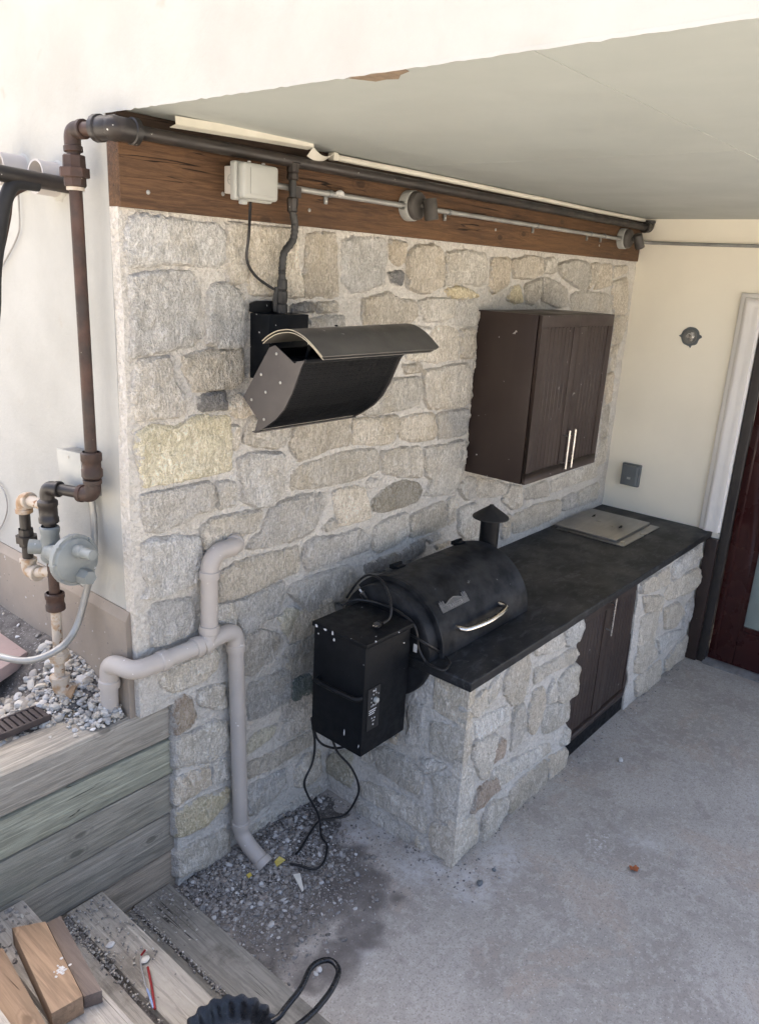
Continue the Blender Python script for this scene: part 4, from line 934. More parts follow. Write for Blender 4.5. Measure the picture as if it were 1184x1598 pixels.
b = MB(); b.lathe(dc + Vector((.0, 0, .035)) + ax * .02, ax, [(.024, -.01), (.022, .03), (.0175, .035), (.0175, .085), (.0, .087)], 14); b.make('vent', MT['reg'], rg)
b = MB(); b.lathe(dc + Vector((.01, 0, -.055)) + ax * .01, ax, [(.030, -.02), (.028, .04), (.024, .06), (0, .062)], 6); b.make('spring_cap', MT['reg'], rg, smooth=20)
b = MB(); b.lathe((qx - .02, qy + .02, 1.475), (-.8, .6, .1), [(.024, 0), (.026, .03), (.026, .045), (0, .047)], 14); b.make('plug', MT['reg'], rg)

# ------------------------------------------------------------------ left wall fittings
eb = thing('junction_box', (-.03, .26, 1.66), 'grey metal junction box on the cream side wall behind the gas pipe', 'junction box')
M = Matrix.Translation((-.001, .255, 1.735)) @ Matrix.Rotation(R(-4), 4, 'X')
b = MB(); b.box(-.062, .0, -.075, .075, -.078, .078, M); b.make('box', MT['galv'], eb, bev=.002)
b = MB(); b.box(-.068, -.0625, -.078, .078, -.081, .081, M); cov = b.make('cover', MT['boxgrey'], eb, bev=.002)
b = MB(); b.lathe(M @ Vector((-.067, 0, .06)), (-1, 0, 0), [(.005, 0), (.005, .003), (0, .004)], 8); b.make('screw', MT['screw'], cov)
fc = MB(); fc.tube(spline(PT['flex'], 10), .0125, 12); o = fc.make('flexible_conduit', MT['conduit']); tag(o, 'grey flexible conduit looping from the junction box to the ground', 'conduit')
for i, (A, B, lab) in enumerate(((PT['stub'][0], PT['stub'][1], 'open grey-white pipe stub through the wall beside the gas riser'), (PT['stub'][2], PT['stub'][3], 'pale pipe stub at the left edge behind the black pipe'))):
    vp = thing('vent_stub', A, lab, 'vent pipe'); A = Vector(A); B = Vector(B); A.y = B.y; A.z = B.z - .004; A.x = .004
    d = (B - A).normalized(); L = (B - A).length
    b = MB(); b.lathe(A, d, [(.052, 0), (.052, L), (.046, L), (.046, .012), (0, .012)], 28); b.make('stub_pipe', MT['pvc_white'], vp)
    b = MB(); b.lathe(A, d, [(.066, -.003), (.063, .004), (.057, .009), (.052, .012)], 24)
    for v in b.b.verts: v.co += Vector((.003, .006, .006)) * noise.noise(v.co * 60)
    b.make('caulk', MT['stucco'], vp)
b = MB(); b.tube([PT['bpipe'][0], PT['bpipe'][1], PT['bpipe'][2], (-1.3, .29, 2.72)], .024, 16); o = b.make('black_pipe', MT['pipe_dark']); tag(o, 'straight black pipe leaving the cream wall at top left', 'pipe')
ln = thing('insulated_line', (-.75, .3, .85), 'black insulated refrigerant line curving down below the black pipe', 'pipe')
b = MB(); b.tube(spline([(-.10, .276, 2.66)] + PT['curve'] + [(-.40, .28, 2.0), (-.62, .3, 1.5), (-.75, .3, .85)], 6), .021, 14); b.make('insulation', MT['black_matte'], ln)
b = MB(); b.tube(spline([(-.11, .30, 2.66)] + PT['curve2'] + [(-.42, .31, 2.0), (-.64, .33, 1.5), (-.78, .33, .85)], 6), .011, 10); b.make('copper_line', MT['pipe_rust'], ln)
b = MB(); b.tube(spline(PT['wire1'] + [(-.012, 1.0, 2.2)], 6), .0035, 8); o = b.make('loose_wire', MT['wire_grey']); tag(o, 'thin grey wire hanging on the cream wall under the pipe stubs', 'wire')
b = MB(); b.tube(spline(PT['wire2'], 6), .003, 8); o = b.make('loose_wire', MT['wire_grey']); tag(o, 'thin curved wire at the left edge level with the regulator', 'wire')

# ------------------------------------------------------------------ drain pipe on the stone wall
dp = thing('drain_pipe', (.42, -.05, 0), 'painted grey drain pipe with elbows on the stone wall', 'pipe')
rp = .0320; yp = -.052
def pv_elbow(path, r=rp, coll=True, fr=.07):
    b = MB(); P = fillet(path, fr, 9); b.tube(P, r * 1.06, 18)
    for a, c in ((P[0], P[1]), (P[-1], P[-2])):
        d = (c - a).normalized(); b.lathe(a - d * .002, d, [(r * .98, 0), (r * 1.2, .002), (r * 1.22, .012), (r * 1.2, .030), (r * 1.05, .034)], 18)
    return b
b = pv_elbow([(.425, -.018, 1.443), (.40, yp, 1.441), (.315, yp, 1.440), (.283, yp, 1.40), (.281, yp, 1.345)], fr=.06); b.make('elbow', MT['pvc'], dp)
b = MB(); b.tube([(.281, yp, 1.36), (.277, yp, 1.12)], rp, 18); b.make('pipe_section', MT['pvc'], dp)
b = pv_elbow([(.278, yp, 1.155), (.275, yp, 1.115), (.262, yp, 1.088), (.205, yp, 1.085)], fr=.035); b.make('wye', MT['pvc'], dp)
b = pv_elbow([(.24, yp - .001, 1.082), (.34, yp - .001, 1.100), (.402, yp, 1.085), (.405, yp, 1.005)], fr=.06); b.make('elbow', MT['pvc'], dp)
b = MB(); b.tube([(.23, yp, 1.086), (.05, yp, 1.083)], rp, 18); b.make('pipe_section', MT['pvc'], dp)
b = pv_elbow([(.085, yp, 1.083), (-.045, yp, 1.083), (-.058, .04, 1.080), (-.060, .085, 1.06), (-.062, .09, .975)], fr=.07); b.make('elbow', MT['pvc'], dp)
b = MB(); b.tube([(-.062, .09, 1.0), (-.064, .095, .80)], rp, 18); b.make('pipe_section', MT['pvc'], dp)
b = MB(); b.tube([(.405, yp, 1.02), (.430, yp, .14)], rp, 18); b.make('downpipe', MT['pvc'], dp)
b = pv_elbow([(.429, yp, .185), (.431, yp, .125), (.438, -.10, .075), (.452, -.185, .022)], fr=.05); b.make('foot_elbow', MT['pvc'], dp)

# ------------------------------------------------------------------ electrics on the beam
wb = thing('outlet_box', (.43, -.08, 2.66), 'light grey weatherproof outlet box on the left end of the timber beam', 'outlet box')
b = MB(); b.box(.385, .500, -.088, -.021, 2.678, 2.762); bb_ = b.make('back_box', MT['boxwhite'], wb, bev=.004)
b = MB(); b.lathe((.3845, -.055, 2.72), (-1, 0, 0), [(.016, 0), (.016, .0015), (.013, .0015), (.013, 0)], 18).box(.3832, .3846, -.0565, -.0535, 2.710, 2.730).box(.3831, .3846, -.065, -.045, 2.7185, 2.7215); b.make('emblem', MT['boxgrey'], bb_)
b = MB(); b.box(.352, .512, -.118, -.0885, 2.655, 2.772); b.make('gasket_plate', MT['boxgrey'], wb, bev=.008, seg=3)
b = MB(); b.box(.358, .508, -.152, -.1185, 2.660, 2.768); lid = b.make('cover', MT['boxgrey'], wb, bev=.014, seg=4)
b = MB(); b.box(.385, .492, -.1555, -.1525, 2.675, 2.755); b.make('raised_panel', MT['boxgrey'], lid, bev=.003)
b = MB(); b.box(.362, .385, -.14, -.12, 2.642, 2.656); b.make('latch', MT['boxgrey'], wb, bev=.004)
for x in (.40, .46): b = MB(); b.lathe((x, -.128, 2.7705), (0, 0, 1), [(.006, 0), (.006, .004), (0, .005)], 8); b.make('hinge_pin', MT['screw'], wb)
cd = thing('electrical_conduit', (2, -.045, 2.71), 'thin metal conduit with clamps along the timber beam and end wall', 'conduit')
for (x0, x1) in ((.505, 1.30), (1.43, 3.42)):
    b = MB(); b.tube([(x0, -.044, 2.724), (x1, -.044, 2.722)], .0105, 12); b.make('conduit_run', MT['conduit'], cd)
b = MB(); b.tube(fillet([(3.55, -.044, 2.722), (3.806, -.044, 2.722), (3.806, -.5, 2.718), (3.806, YE + .05, 2.715)], .08, 8), .0105, 12); b.make('conduit_run', MT['conduit'], cd)
for x in (.86, 1.62, 2.40, 3.02, 3.2):
    b = MB(); b.lathe((x - .009, -.044, 2.724), (1, 0, 0), [(.0108, 0), (.0135, .001), (.0135, .017), (.0108, .018)], 12).box(x - .009, x + .009, -.0265, -.0215, 2.688, 2.716)
    c = b.make('clamp', MT['galv'], cd)
    b = MB(); b.lathe((x, -.0265, 2.699), (0, -1, 0), [(.005, 0), (.005, .003), (0, .004)], 8); b.make('screw', MT['screw'], c)
b = MB(); b.sphere((.905, -.055, 2.729), (.022, .010, .012), 2)
for v in b.b.verts: v.co += Vector((.004, .004, .004)) * noise.noise(v.co * 120)
b.make('caulk_blob', MT['white_chip'], cd)
for (x, lab, rot) in ((1.355, 'small dark spotlight on a round box at the middle of the beam', 8), (3.485, 'small dark spotlight on a round box at the far end of the beam', 32)):
    sp = thing('spotlight', (x, -.02, 2.66), lab, 'light', 'spotlights on the timber beam')
    b = MB(); b.lathe((x, -.0205, 2.727), (0, -1, 0), [(.061, 0), (.061, .036), (.058, .04), (0, .041)], 28); b.make('round_box', MT['boxgrey'], sp)
    for s in (-1, 1): b = MB(); b.lathe((x + s * .072, -.044, 2.723), (-s, 0, 0), [(.015, 0), (.015, .012), (.017, .012), (.017, .018)], 10); b.make('connector', MT['screw'], sp)
    b = MB(); b.lathe((x + .004, -.0615, 2.727), (0, -1, 0), [(.057, 0), (.057, .012), (.050, .022), (.02, .028), (0, .029)], 28); b.make('canopy', MT['lamp'], sp)
    kx, ky, kz = x + .018, -.128, 2.722
    b = MB(); b.tube([(x + .008, -.085, 2.727), (kx, ky + .01, kz)], .012, 10); b.make('swivel', MT['lamp'], sp)
    d = Vector((math.sin(R(rot)), -.10, -math.cos(R(rot)))).normalized()
    b = MB(); b.lathe(Vector((kx, ky, kz)) - d * .035, d, [(0, 0), (.026, .001), (.029, .006), (.029, .085), (.025, .086), (.025, .074), (0, .073)], 20); b.make('lamp_head', MT['lamp'], sp)

# trim strips
def ribbon(name, pts, wv, th, mat, parent=None):
    b = bmesh.new(); prev = None
    for p, w in zip(pts, wv):
        p = Vector(p); w = Vector(w); n = w.cross(Vector((1, 0, 0))).normalized() * th
        ring = [b.verts.new(p), b.verts.new(p + w), b.verts.new(p + w + n), b.verts.new(p + n)]
        if prev:
            for k in range(4): b.faces.new((prev[k], prev[(k + 1) % 4], ring[(k + 1) % 4], ring[k]))
        else: b.faces.new(ring[::-1])
        prev = ring
    b.faces.new(prev); bmesh.ops.recalc_face_normals(b, faces=b.faces); return finish(name, b, mat, parent, smooth=30)
t1 = thing('trim_strip', (.4, -.1, 2.83), 'loose pale trim strip sagging below the ceiling at the left', 'trim')
xs1 = np.linspace(.135, .70, 14)
ribbon('strip_face', [(x, -.108 - .01 * math.sin(x * 3), 2.842 + .016 * ((x - .135) / .565)) for x in xs1], [(0, .004, .022)] * 14, .0016, MT['trim'], t1)
ribbon('strip_flange', [(x, -.1075 - .01 * math.sin(x * 3), 2.8415 + .016 * ((x - .135) / .565)) for x in xs1], [(0, .030, -.006)] * 14, .0016, MT['trim'], t1)
xs2 = np.linspace(.695, .83, 8)
ribbon('torn_end', [(x, -.118 + .03 * k / 7, 2.858 - .02 * math.sin(k / 7 * 3)) for k, x in enumerate(xs2)], [(0, .03 - .016 * k / 7, -.028 + .022 * k / 7) for k in range(8)], .0016, MT['trim'], t1)
t2 = thing('trim_strip', (2.3, -.06, 2.85), 'long thin pale trim strip between the ceiling and the dark pipe', 'trim')
b = MB(); P = [(x, -.045 + .004 * noise.noise((x, 0, 0)), 2.853 + .003 * noise.noise((x * 1.5, 4, 0))) for x in np.linspace(.86, 3.76, 40)]; b.tube(P, .0115, 8); b.make('strip', MT['trim'], t2)
b = MB(); b.box(.858, .885, -.062, -.03, 2.838, 2.866); b.make('strip_end', MT['trim'], t2, bev=.006)

# end wall outlet
ob = thing('outlet_box', (3.81, -.18, 1.11), 'dark grey weatherproof outlet box on the end wall above the counter', 'outlet box')
b = MB(); b.box(3.800, XR - .0005, -.250, -.118, 1.112, 1.268); b.make('back_plate', MT['boxdark'], ob, bev=.006, seg=3)
b = MB(); b.box(3.772, 3.799, -.243, -.128, 1.120, 1.260); oc = b.make('cover', MT['boxdark'], ob, bev=.012, seg=4)
for y, z in ((-.236, 1.126), (-.236, 1.253), (-.133, 1.126), (-.133, 1.253)): b = MB(); b.lathe((3.8, y, z), (-1, 0, 0), [(.007, 0), (.007, .012), (0, .013)], 8); b.make('screw', MT['boxdark'], oc)
b = MB(); b.box(3.7705, 3.7722, -.20, -.175, 1.165, 1.18); b.make('latch', MT['boxgrey'], oc, bev=.0005)

# ------------------------------------------------------------------ patio heater
ht = thing('patio_heater', (.6, -.25, 1.92), 'black wall mounted gas patio heater with curved top shield', 'heater')
b = MB(); b.box(.512, .706, -.106, -.004, 2.06, 2.293); b.make('mount_box', MT['black_specked'], ht, bev=.003)
b = bmesh.new(); pts = []
for k in range(28):
    a = 2 * math.pi * k / 28; x = .563 + .068 * math.copysign(abs(math.cos(a)) ** .5, math.cos(a)); z = 2.312 + .022 * math.copysign(abs(math.sin(a)) ** .5, math.sin(a))
    pts.append((x + .008 * noise.noise((x * 40, z * 40, 1)), -.016, z + .006 * noise.noise((x * 50, z * 50, 5))))
mb = MB(); mb.prism(pts, (0, -.012, 0)); mb.make('sealant_patch', MT['black_specked'], ht, bev=.003); b.free()
b = MB(); b.box(.55, .67, -.20, -.1055, 2.09, 2.17); b.make('bracket', MT['black'], ht, bev=.003)
cap = [(-.326, 2.216), (-.300, 2.206), (-.172, 2.028), (-.246, 1.962), (-.232, 1.922), (-.240, 1.918), (-.285, 1.944), (-.335, 1.978), (-.375, 2.018), (-.408, 2.072), (-.430, 2.12), (-.448, 2.160), (-.462, 2.182), (-.430, 2.176), (-.418, 2.168), (-.40, 2.178)]
HX0, HX1 = .34, .835
for x0, x1 in ((HX0, HX0 + .0035), (HX1 - .0035, HX1)):
    b = MB(); b.prism([(x0, y, z) for y, z in cap], (x1 - x0, 0, 0)); e = b.make('end_cap', MT['heater'], ht, smooth=0)
    for y, z in ((-.215, 2.025), (-.285, 2.06), (-.355, 2.10), (-.278, 1.968), (-.262, 2.115), (-.335, 2.19)):
        b = MB(); b.lathe((x0 if x0 < .5 else x1, y, z), (-1 if x0 < .5 else 1, 0, 0), [(.005, 0), (.005, .002), (0, .0035)], 8); b.make('screw', MT['screw'], e)
xa, xb = HX0 + .0036, HX1 - .0036
back = [(-.322, 2.212), (-.300, 2.202), (-.175, 2.028), (-.246, 1.966), (-.252, 1.97), (-.182, 2.028), (-.302, 2.196), (-.322, 2.206)]
b = MB(); b.prism([(xa, y, z) for y, z in back], (xb - xa, 0, 0)); b.make('back_housing', MT['black'], ht, smooth=25)
arc = [(-.234, 1.9235), (-.285, 1.948), (-.333, 1.981), (-.372, 2.021), (-.404, 2.074), (-.426, 2.122), (-.444, 2.162), (-.459, 2.180)]
arcs = [(p.x, p.y) for p in spline([(y, z, 0) for y, z in arc], 5)]
b = bmesh.new(); prev = None
for y, z in arcs:
    ring = [b.verts.new((xa, y, z)), b.verts.new((xb, y, z)), b.verts.new((xb, y + .003, z + .002)), b.verts.new((xa, y + .003, z + .002))]
    if prev:
        for k in range(4): b.faces.new((prev[k], prev[(k + 1) % 4], ring[(k + 1) % 4], ring[k]))
    prev = ring
bmesh.ops.recalc_face_normals(b, faces=b.faces); grille = finish('grille', b, MT['perf'], ht)
# raised ribs and lips of the grille
for i in range(78):
    x = xa + .012 + i * (xb - xa - .024) / 77
    if i == 0: rib = None
b = MB()
for i in range(78):
    x = xa + .012 + i * (xb - xa - .024) / 77
    b.tube([(x, y - .0012, z - .0012) for y, z in arcs[2:-2:3]], .0011, 4, False)
rb = b.make('grille_ribs', MT['black'], grille); tag(rb, kind='stuff')
b = MB(); b.tube([(xa, -.4615, 2.181), (xb, -.4615, 2.181)], .006, 8).box(xa, xb, -.460, -.418, 2.172, 2.176); b.make('top_lip', MT['black'], ht)
b = MB(); b.box(HX0 - .008, HX1, -.2475, -.228, 1.917, 1.9205); b.make('bottom_lip', MT['heater'], ht)
# slotted top vent
b = MB()
for i in range(30):
    x = xa + .01 + i * (xb - xa - .02) / 29; b.box(x - .004, x + .004, -.415, -.327, 2.170, 2.173, Matrix.Translation((0, 0, 0)))
for k in range(5): b.box(xa, xb, -.415 + k * .021, -.410 + k * .021, 2.1735, 2.1755)
b.make('top_vent', MT['black'], ht, smooth=0)
# curved shield, two skins
sh = [(-.272, 2.226), (-.30, 2.245), (-.345, 2.264), (-.402, 2.272), (-.455, 2.260), (-.50, 2.236), (-.545, 2.204)]
shs = [(p.x, p.y) for p in spline([(y, z, 0) for y, z in sh], 6)]
def skin(dz, x0, x1, mat, name):
    b = bmesh.new(); prev = None
    for i, (y, z) in enumerate(shs):
        t = i / (len(shs) - 1); xe = x1 - .03 * (1 - math.sin(math.pi * (.5 + .5 * t))) + .04 * t - .03 * (t > .999)
        z2 = z + dz; ring = [b.verts.new((x0, y, z2)), b.verts.new((xe, y, z2 + .016 * (1 - t))), b.verts.new((xe, y, z2 - .0022 + .016 * (1 - t))), b.verts.new((x0, y, z2 - .0022))]
        if prev:
            for k in range(4): b.faces.new((prev[k], prev[(k + 1) % 4], ring[(k + 1) % 4], ring[k]))
        else: b.faces.new(ring)
        prev = ring
    b.faces.new(prev[::-1]); bmesh.ops.recalc_face_normals(b, faces=b.faces); return finish(name, b, mat, ht)
s1 = skin(0, .335, .93, MT['shield'], 'top_shield'); skin(-.0085, .339, .90, MT['shield'], 'under_shield')
for dz in (0, -.0085):
    b = MB(); b.tube([(.3345 + (.004 if dz else 0), y, z + dz - .001) for y, z in shs], .0019, 6); b.make('shield_edge', MT['shield_edge'], s1)
for x in (.45, .72): b = MB(); b.tube([(x, -.36, 2.176), (x, -.39, 2.262)], .006, 8); b.make('shield_bracket', MT['black'], ht)
for x, y, z in ((.56, -.385, 2.278), (.70, -.30, 2.253)): b = MB(); b.lathe((x, y, z - .002), (0, 0, 1), [(.006, 0), (.006, .004), (0, .006)], 8); b.make('bolt', MT['black'], s1)
# gas hose, down from the ceiling pipe
gh = thing('gas_hose', (.62, -.06, 2.3), 'black flexible gas hose from the ceiling pipe down to the heater', 'hose')
hp = spline(PT['hose'], 10); b = MB()
rr = [.0135 + .0012 * math.sin(i * 1.9) for i in range(len(hp))]
b.tube(hp, rr, 12); b.make('hose', MT['hose'], gh)
b = MB(); b.lathe((.641, -.075, 2.745), (0, 0, 1), [(.016, 0), (.021, .004), (.021, .02), (.018, .024), (.022, .03), (.022, .055), (.030, .056)], 10)
b.lathe((.643, -.075, 2.64), (0, 0, 1), [(.014, 0), (.018, .004), (.018, .02), (.020, .024), (.020, .046), (.016, .05)], 8).box(.648, .675, -.085, -.065, 2.69, 2.725); b.make('shutoff_valve', MT['pipe_dark'], gh, smooth=25)
b = MB(); b.lathe((.6145, -.06, 2.295), (0, 0, 1), [(.020, 0), (.020, .03), (.016, .034), (.019, .04), (.019, .075), (.015, .08), (.018, .085), (.018, .115), (.013, .12)], 8); b.make('fitting', MT['hose'], gh, smooth=25)
b = MB(); b.tube([(.598, -.045, 2.30), (.595, -.045, 2.34), (.60, -.05, 2.385)], .010, 8); b.make('cord_grip', MT['hose'], gh)
b = MB(); b.tube(spline(PT['hcord'], 10), .005, 8); o = b.make('power_cord', MT['cord']); tag(o, 'black cord from the outlet box down to the patio heater', 'cord')

# ------------------------------------------------------------------ pellet grill
gr = thing('pellet_grill', (1.3, -.32, .6), 'black barrel pellet grill with hopper and chimney built into the counter', 'grill')
CY, CZ, LR = -.32, .94, .272
b = MB(); b.lathe((.992, CY, CZ), (1, 0, 0), [(0, -.004), (.12, -.003), (.238, .0), (.246, .004), (.249, .012), (.249, .735), (.245, .748), (.235, .752), (0, .756)], 72); b.make('barrel', MT['black_drum'], gr)
# lid: half shell with rolled end rims
def arc_ring(x, r, a0=-.02, a1=2.42, n=44): return [(x, CY - r * math.cos(a0 + (a1 - a0) * k / n), CZ + r * math.sin(a0 + (a1 - a0) * k / n)) for k in range(n + 1)]
b = bmesh.new(); prof = [(1.050, LR - .016), (1.050, LR + .002), (1.060, LR + .004), (1.070, LR), (1.30, LR), (1.5, LR), (1.722, LR), (1.732, LR + .004), (1.742, LR + .002), (1.742, LR - .016)]
rows = [[b.verts.new(p) for p in arc_ring(x, r)] for x, r in prof]
for p, q in zip(rows, rows[1:]):
    for k in range(len(p) - 1): b.faces.new((p[k], q[k], q[k + 1], p[k + 1]))
bmesh.ops.recalc_face_normals(b, faces=b.faces); lid = finish('lid', b, MT['black_drum'], gr)
for a, c in ((1.052, 1.058), (1.734, 1.740)):
    b = bmesh.new(); r0 = arc_ring(a, LR); r1 = arc_ring(c, LR)
    A = [b.verts.new(p) for p in r0]; B = [b.verts.new(p) for p in r1]
    b.faces.new(A); b.faces.new(B[::-1])
    for k in range(len(A) - 1): b.faces.new((A[k], B[k], B[k + 1], A[k + 1]))
    bmesh.ops.recalc_face_normals(b, faces=b.faces); finish('lid_end', b, MT['black_drum'], lid)
hx = PT['lidhandle']
LH = [(1.165, -.572, 1.035), (1.168, -.607, 1.037), (1.19, -.622, 1.036), (1.255, -.630, 1.033), (1.335, -.634, 1.032), (1.42, -.630, 1.034), (1.475, -.622, 1.037), (1.50, -.607, 1.040), (1.503, -.572, 1.040)]
b = MB(); b.tube(spline(LH, 6), .0125, 14); b.make('lid_handle', MT['chrome'], lid)
for x in (1.20, 1.675):
    b = MB(); b.box(x - .028, x + .028, -.235, -.185, 1.188, 1.206).tube([(x - .032, -.205, 1.207), (x + .032, -.205, 1.207)], .008, 8); b.make('hinge', MT['black'], lid, bev=.002)
# badge plate, tangent to the lid
ba = math.asin((1.124 - CZ) / LR); tn = Vector((0, math.sin(ba), math.cos(ba))); nn = Vector((0, -math.cos(ba), math.sin(ba))); bc = Vector((1.205, CY, CZ)) + nn * (LR + .001)
prof2 = [(-.098, -.026), (.098, -.026), (.098, .004), (.094, .02), (.09, .006), (.083, .027), (.076, .006), (.07, .022), (.064, .004), (.05, .012), (.03, .018), (.01, .023), (-.012, .019), (-.03, .014), (-.05, .007), (-.06, .004), (-.066, .022), (-.072, .006), (-.08, .028), (-.087, .006), (-.092, .018), (-.097, .004)]
b = MB(); b.prism([bc + Vector((u, 0, 0)) + tn * v for u, v in prof2], nn * .003); bd = b.make('badge', MT['badge'], lid, smooth=0)
def text_mesh(name, s, size, origin, ux, uy, mat, parent, ext=.0008):
    cu = bpy.data.curves.new(name, 'FONT'); cu.body = s; cu.size = size; cu.extrude = ext; cu.align_x = 'CENTER'
    to = bpy.data.objects.new(name, cu); COL.objects.link(to); dg = bpy.context.evaluated_depsgraph_get()
    me = bpy.data.meshes.new_from_object(to.evaluated_get(dg)); bpy.data.objects.remove(to); bpy.data.curves.remove(cu)
    ux = Vector(ux).normalized(); uy = Vector(uy).normalized(); uz = ux.cross(uy); bb = bmesh.new(); bb.from_mesh(me); bpy.data.meshes.remove(me)
    for v in bb.verts: v.co = Vector(origin) + ux * v.co.x + uy * v.co.y + uz * v.co.z
    return finish(name, bb, mat, parent, smooth=0)
text_mesh('badge_lettering', 'TRAEGER', .027, bc + nn * .0042 - tn * .021, (1, 0, 0), tn, MT['badge_letter'], bd)
# ridge line of the badge
b = MB(); b.tube([bc + nn * .004 + Vector((u, 0, 0)) + tn * v for u, v in [(-.06, .002), (-.03, .010), (-.008, .016), (.01, .019), (.03, .013), (.06, .003)]], .0013, 6)
for u in (-.08, -.066, -.092, .083, .07, .093):
    for k in range(3): b.tube([bc + nn * .0038 + Vector((u - .006 + .001 * k, 0, 0)) + tn * (-.002 + .008 * k), bc + nn * .0038 + Vector((u, 0, 0)) + tn * (.006 + .008 * k), bc + nn * .0038 + Vector((u + .006 - .001 * k, 0, 0)) + tn * (-.002 + .008 * k)], .0009, 5)
b.make('badge_trees', MT['badge_letter'], bd)
# chimney on the far end
chx, chy = 1.80, -.305
b = MB(); b.tube(fillet([(1.74, chy, 1.05), (chx, chy, 1.05), (chx, chy, 1.345)], .04, 6), .0475, 28); ch = b.make('chimney', MT['black'], gr)
b = MB(); b.lathe((chx, chy, 1.325), (0, 0, 1), [(.0, .012), (.086, .0), (.090, .001), (.090, .006), (.086, .010), (.045, .040), (.012, .063), (.010, .068), (0, .069)], 36); b.make('chimney_cap', MT['black_matte'], ch)
# hopper
HXa, HXb, HYa, HYb = .664, .940, -.502, -.225
b = MB(); b.box(HXa, HXb, HYa, HYb, .606, 1.088); hop = b.make('hopper', MT['black_specked'], gr, bev=.004)
b = MB(); b.box(HXa - .010, HXb + .006, HYa - .012, HYb + .006, 1.089, 1.108); b.make('hopper_lid', MT['black_specked'], hop, bev=.004)
b = MB(); b.box(.941, 1.0, -.455, -.215, .70, 1.02); b.make('auger_housing', MT['black'], gr, bev=.006)
b = MB(); b.tube(fillet([(.664, -.262, .868), (.636, -.268, .868), (.632, -.38, .869), (.636, -.486, .870), (.664, -.492, .870)], .02, 5), .010, 10); b.make('hopper_handle', MT['black'], hop)
PX0, PX1, PZ0, PZ1 = .688, .760, .712, .900
b = MB(); b.box(PX0, PX1, HYa - .004, HYa - .0005, PZ0, PZ1); cp = b.make('control_panel', MT['black_matte'], hop, bev=.001)
b = MB(); b.lathe((.732, HYa - .004, .842), (0, -1, 0), [(.012, 0), (.011, .012), (.009, .014), (0, .014)], 20); b.make('knob', MT['boxgrey'], cp)
y0 = HYa - .0046
b = MB()
for k in range(7):
    a = R(40 + 40 * k); b.box(.732 + .024 * math.cos(a) - .002, .732 + .024 * math.cos(a) + .002, y0, y0 + .0004, .846 + .026 * math.sin(a) - .003, .846 + .026 * math.sin(a) + .003)
b.box(.716, .726, y0, y0 + .0004, .882, .888).box(.730, .734, y0, y0 + .0004, .879, .892)
for k in range(3): b.box(.698, .742 - .006 * k, y0, y0 + .0004, .800 - k * .009, .804 - k * .009)
b.box(.714, .720, y0, y0 + .0004, .760, .766).box(.730, .736, y0, y0 + .0004, .758, .764).box(.719, .733, y0, y0 + .0004, .748, .751).box(.722, .729, y0, y0 + .0004, .730, .736)
b.make('panel_print', MT['print'], cp, smooth=0)
text_mesh('panel_lettering', 'SMOKE', .010, (.722, y0 - .0002, .816), (1, 0, 0), (0, 0, 1), MT['print'], cp, .0002)
# worn white paint flecks
for (x, y, z, sx, sy, sz) in ((HXa - .0105, -.246, 1.097, .0008, .007, .007), (HXa - .0105, -.295, 1.098, .0008, .009, .006), (HXa - .0105, -.335, 1.096, .0008, .006, .010), (HXa - .0006, -.25, 1.06, .0008, .004, .005), (HXa - .0006, -.335, 1.065, .0008, .006, .008), (HXa - .0006, -.41, .68, .0008, .003, .016), (HXa - .0006, -.49, .65, .0008, .003, .010), (.845, HYa - .0126, 1.10, .003, .001, .003), (.9, HYa - .0006, 1.03, .004, .001, .004)):
    b = MB(); b.sphere((x, y, z), (sx, sy, sz), 1)
    for v in b.b.verts: v.co += Vector((0, .003, .003)) * noise.noise(v.co * 200)
    b.make('paint_fleck', MT['print'], hop)
pc = thing('power_cord', (.9, -.4, 1.11), 'black power cord with plug coiled over the hopper of the grill', 'cord')
b = MB(); b.tube(spline(PT['cordA'], 8), .0052, 8); b.make('cord', MT['cord'], pc)
b = MB(); b.tube(spline(PT['cordB'], 8), .0052, 8); b.make('cord', MT['cord'], pc)
for p, d in ((Vector(PT['plug'][0]) + Vector((0, 0, .004)), Vector((-.8, -.2, .12))), (Vector(PT['plug'][1]) + Vector((.0, .0, .0)), Vector((-.3, .5, .7)))):
    d.normalize(); s = d.cross(Vector((0, 0, 1))).normalized()
    b = MB(); b.lathe(p - d * .02, d, [(.006, 0), (.009, .008), (.013, .014), (.014, .036), (.0, .037)], 12); pg = b.make('plug', MT['cord'], pc)
    b = MB()
    for k in (-1, 0, 1): b.tube([p + d * .016 + s * .006 * k, p + d * .034 + s * .006 * k], .0019, 6)
    b.make('prong', MT['brushed'], pg)
b = MB(); tp = Vector(PT['plug'][3]); b.box(tp.x - .001, tp.x + .001, tp.y - .010, tp.y + .008, tp.z - .026, tp.z + .010); b.make('cord_tag', MT['white_chip'], pc, bev=.0005)
for nm, lab in (('cord1', 'black cord hanging from the hopper and coiling on the gravel'), ('cord2', 'black cord hanging in a wide loop from the underside of the hopper'), ('cord3', 'short black cord loop tucked under the hopper')):
    b = MB(); b.tube(spline(PT[nm], 8), .0052, 8); o = b.make('hanging_cord', MT['cord']); tag(o, lab, 'cord')

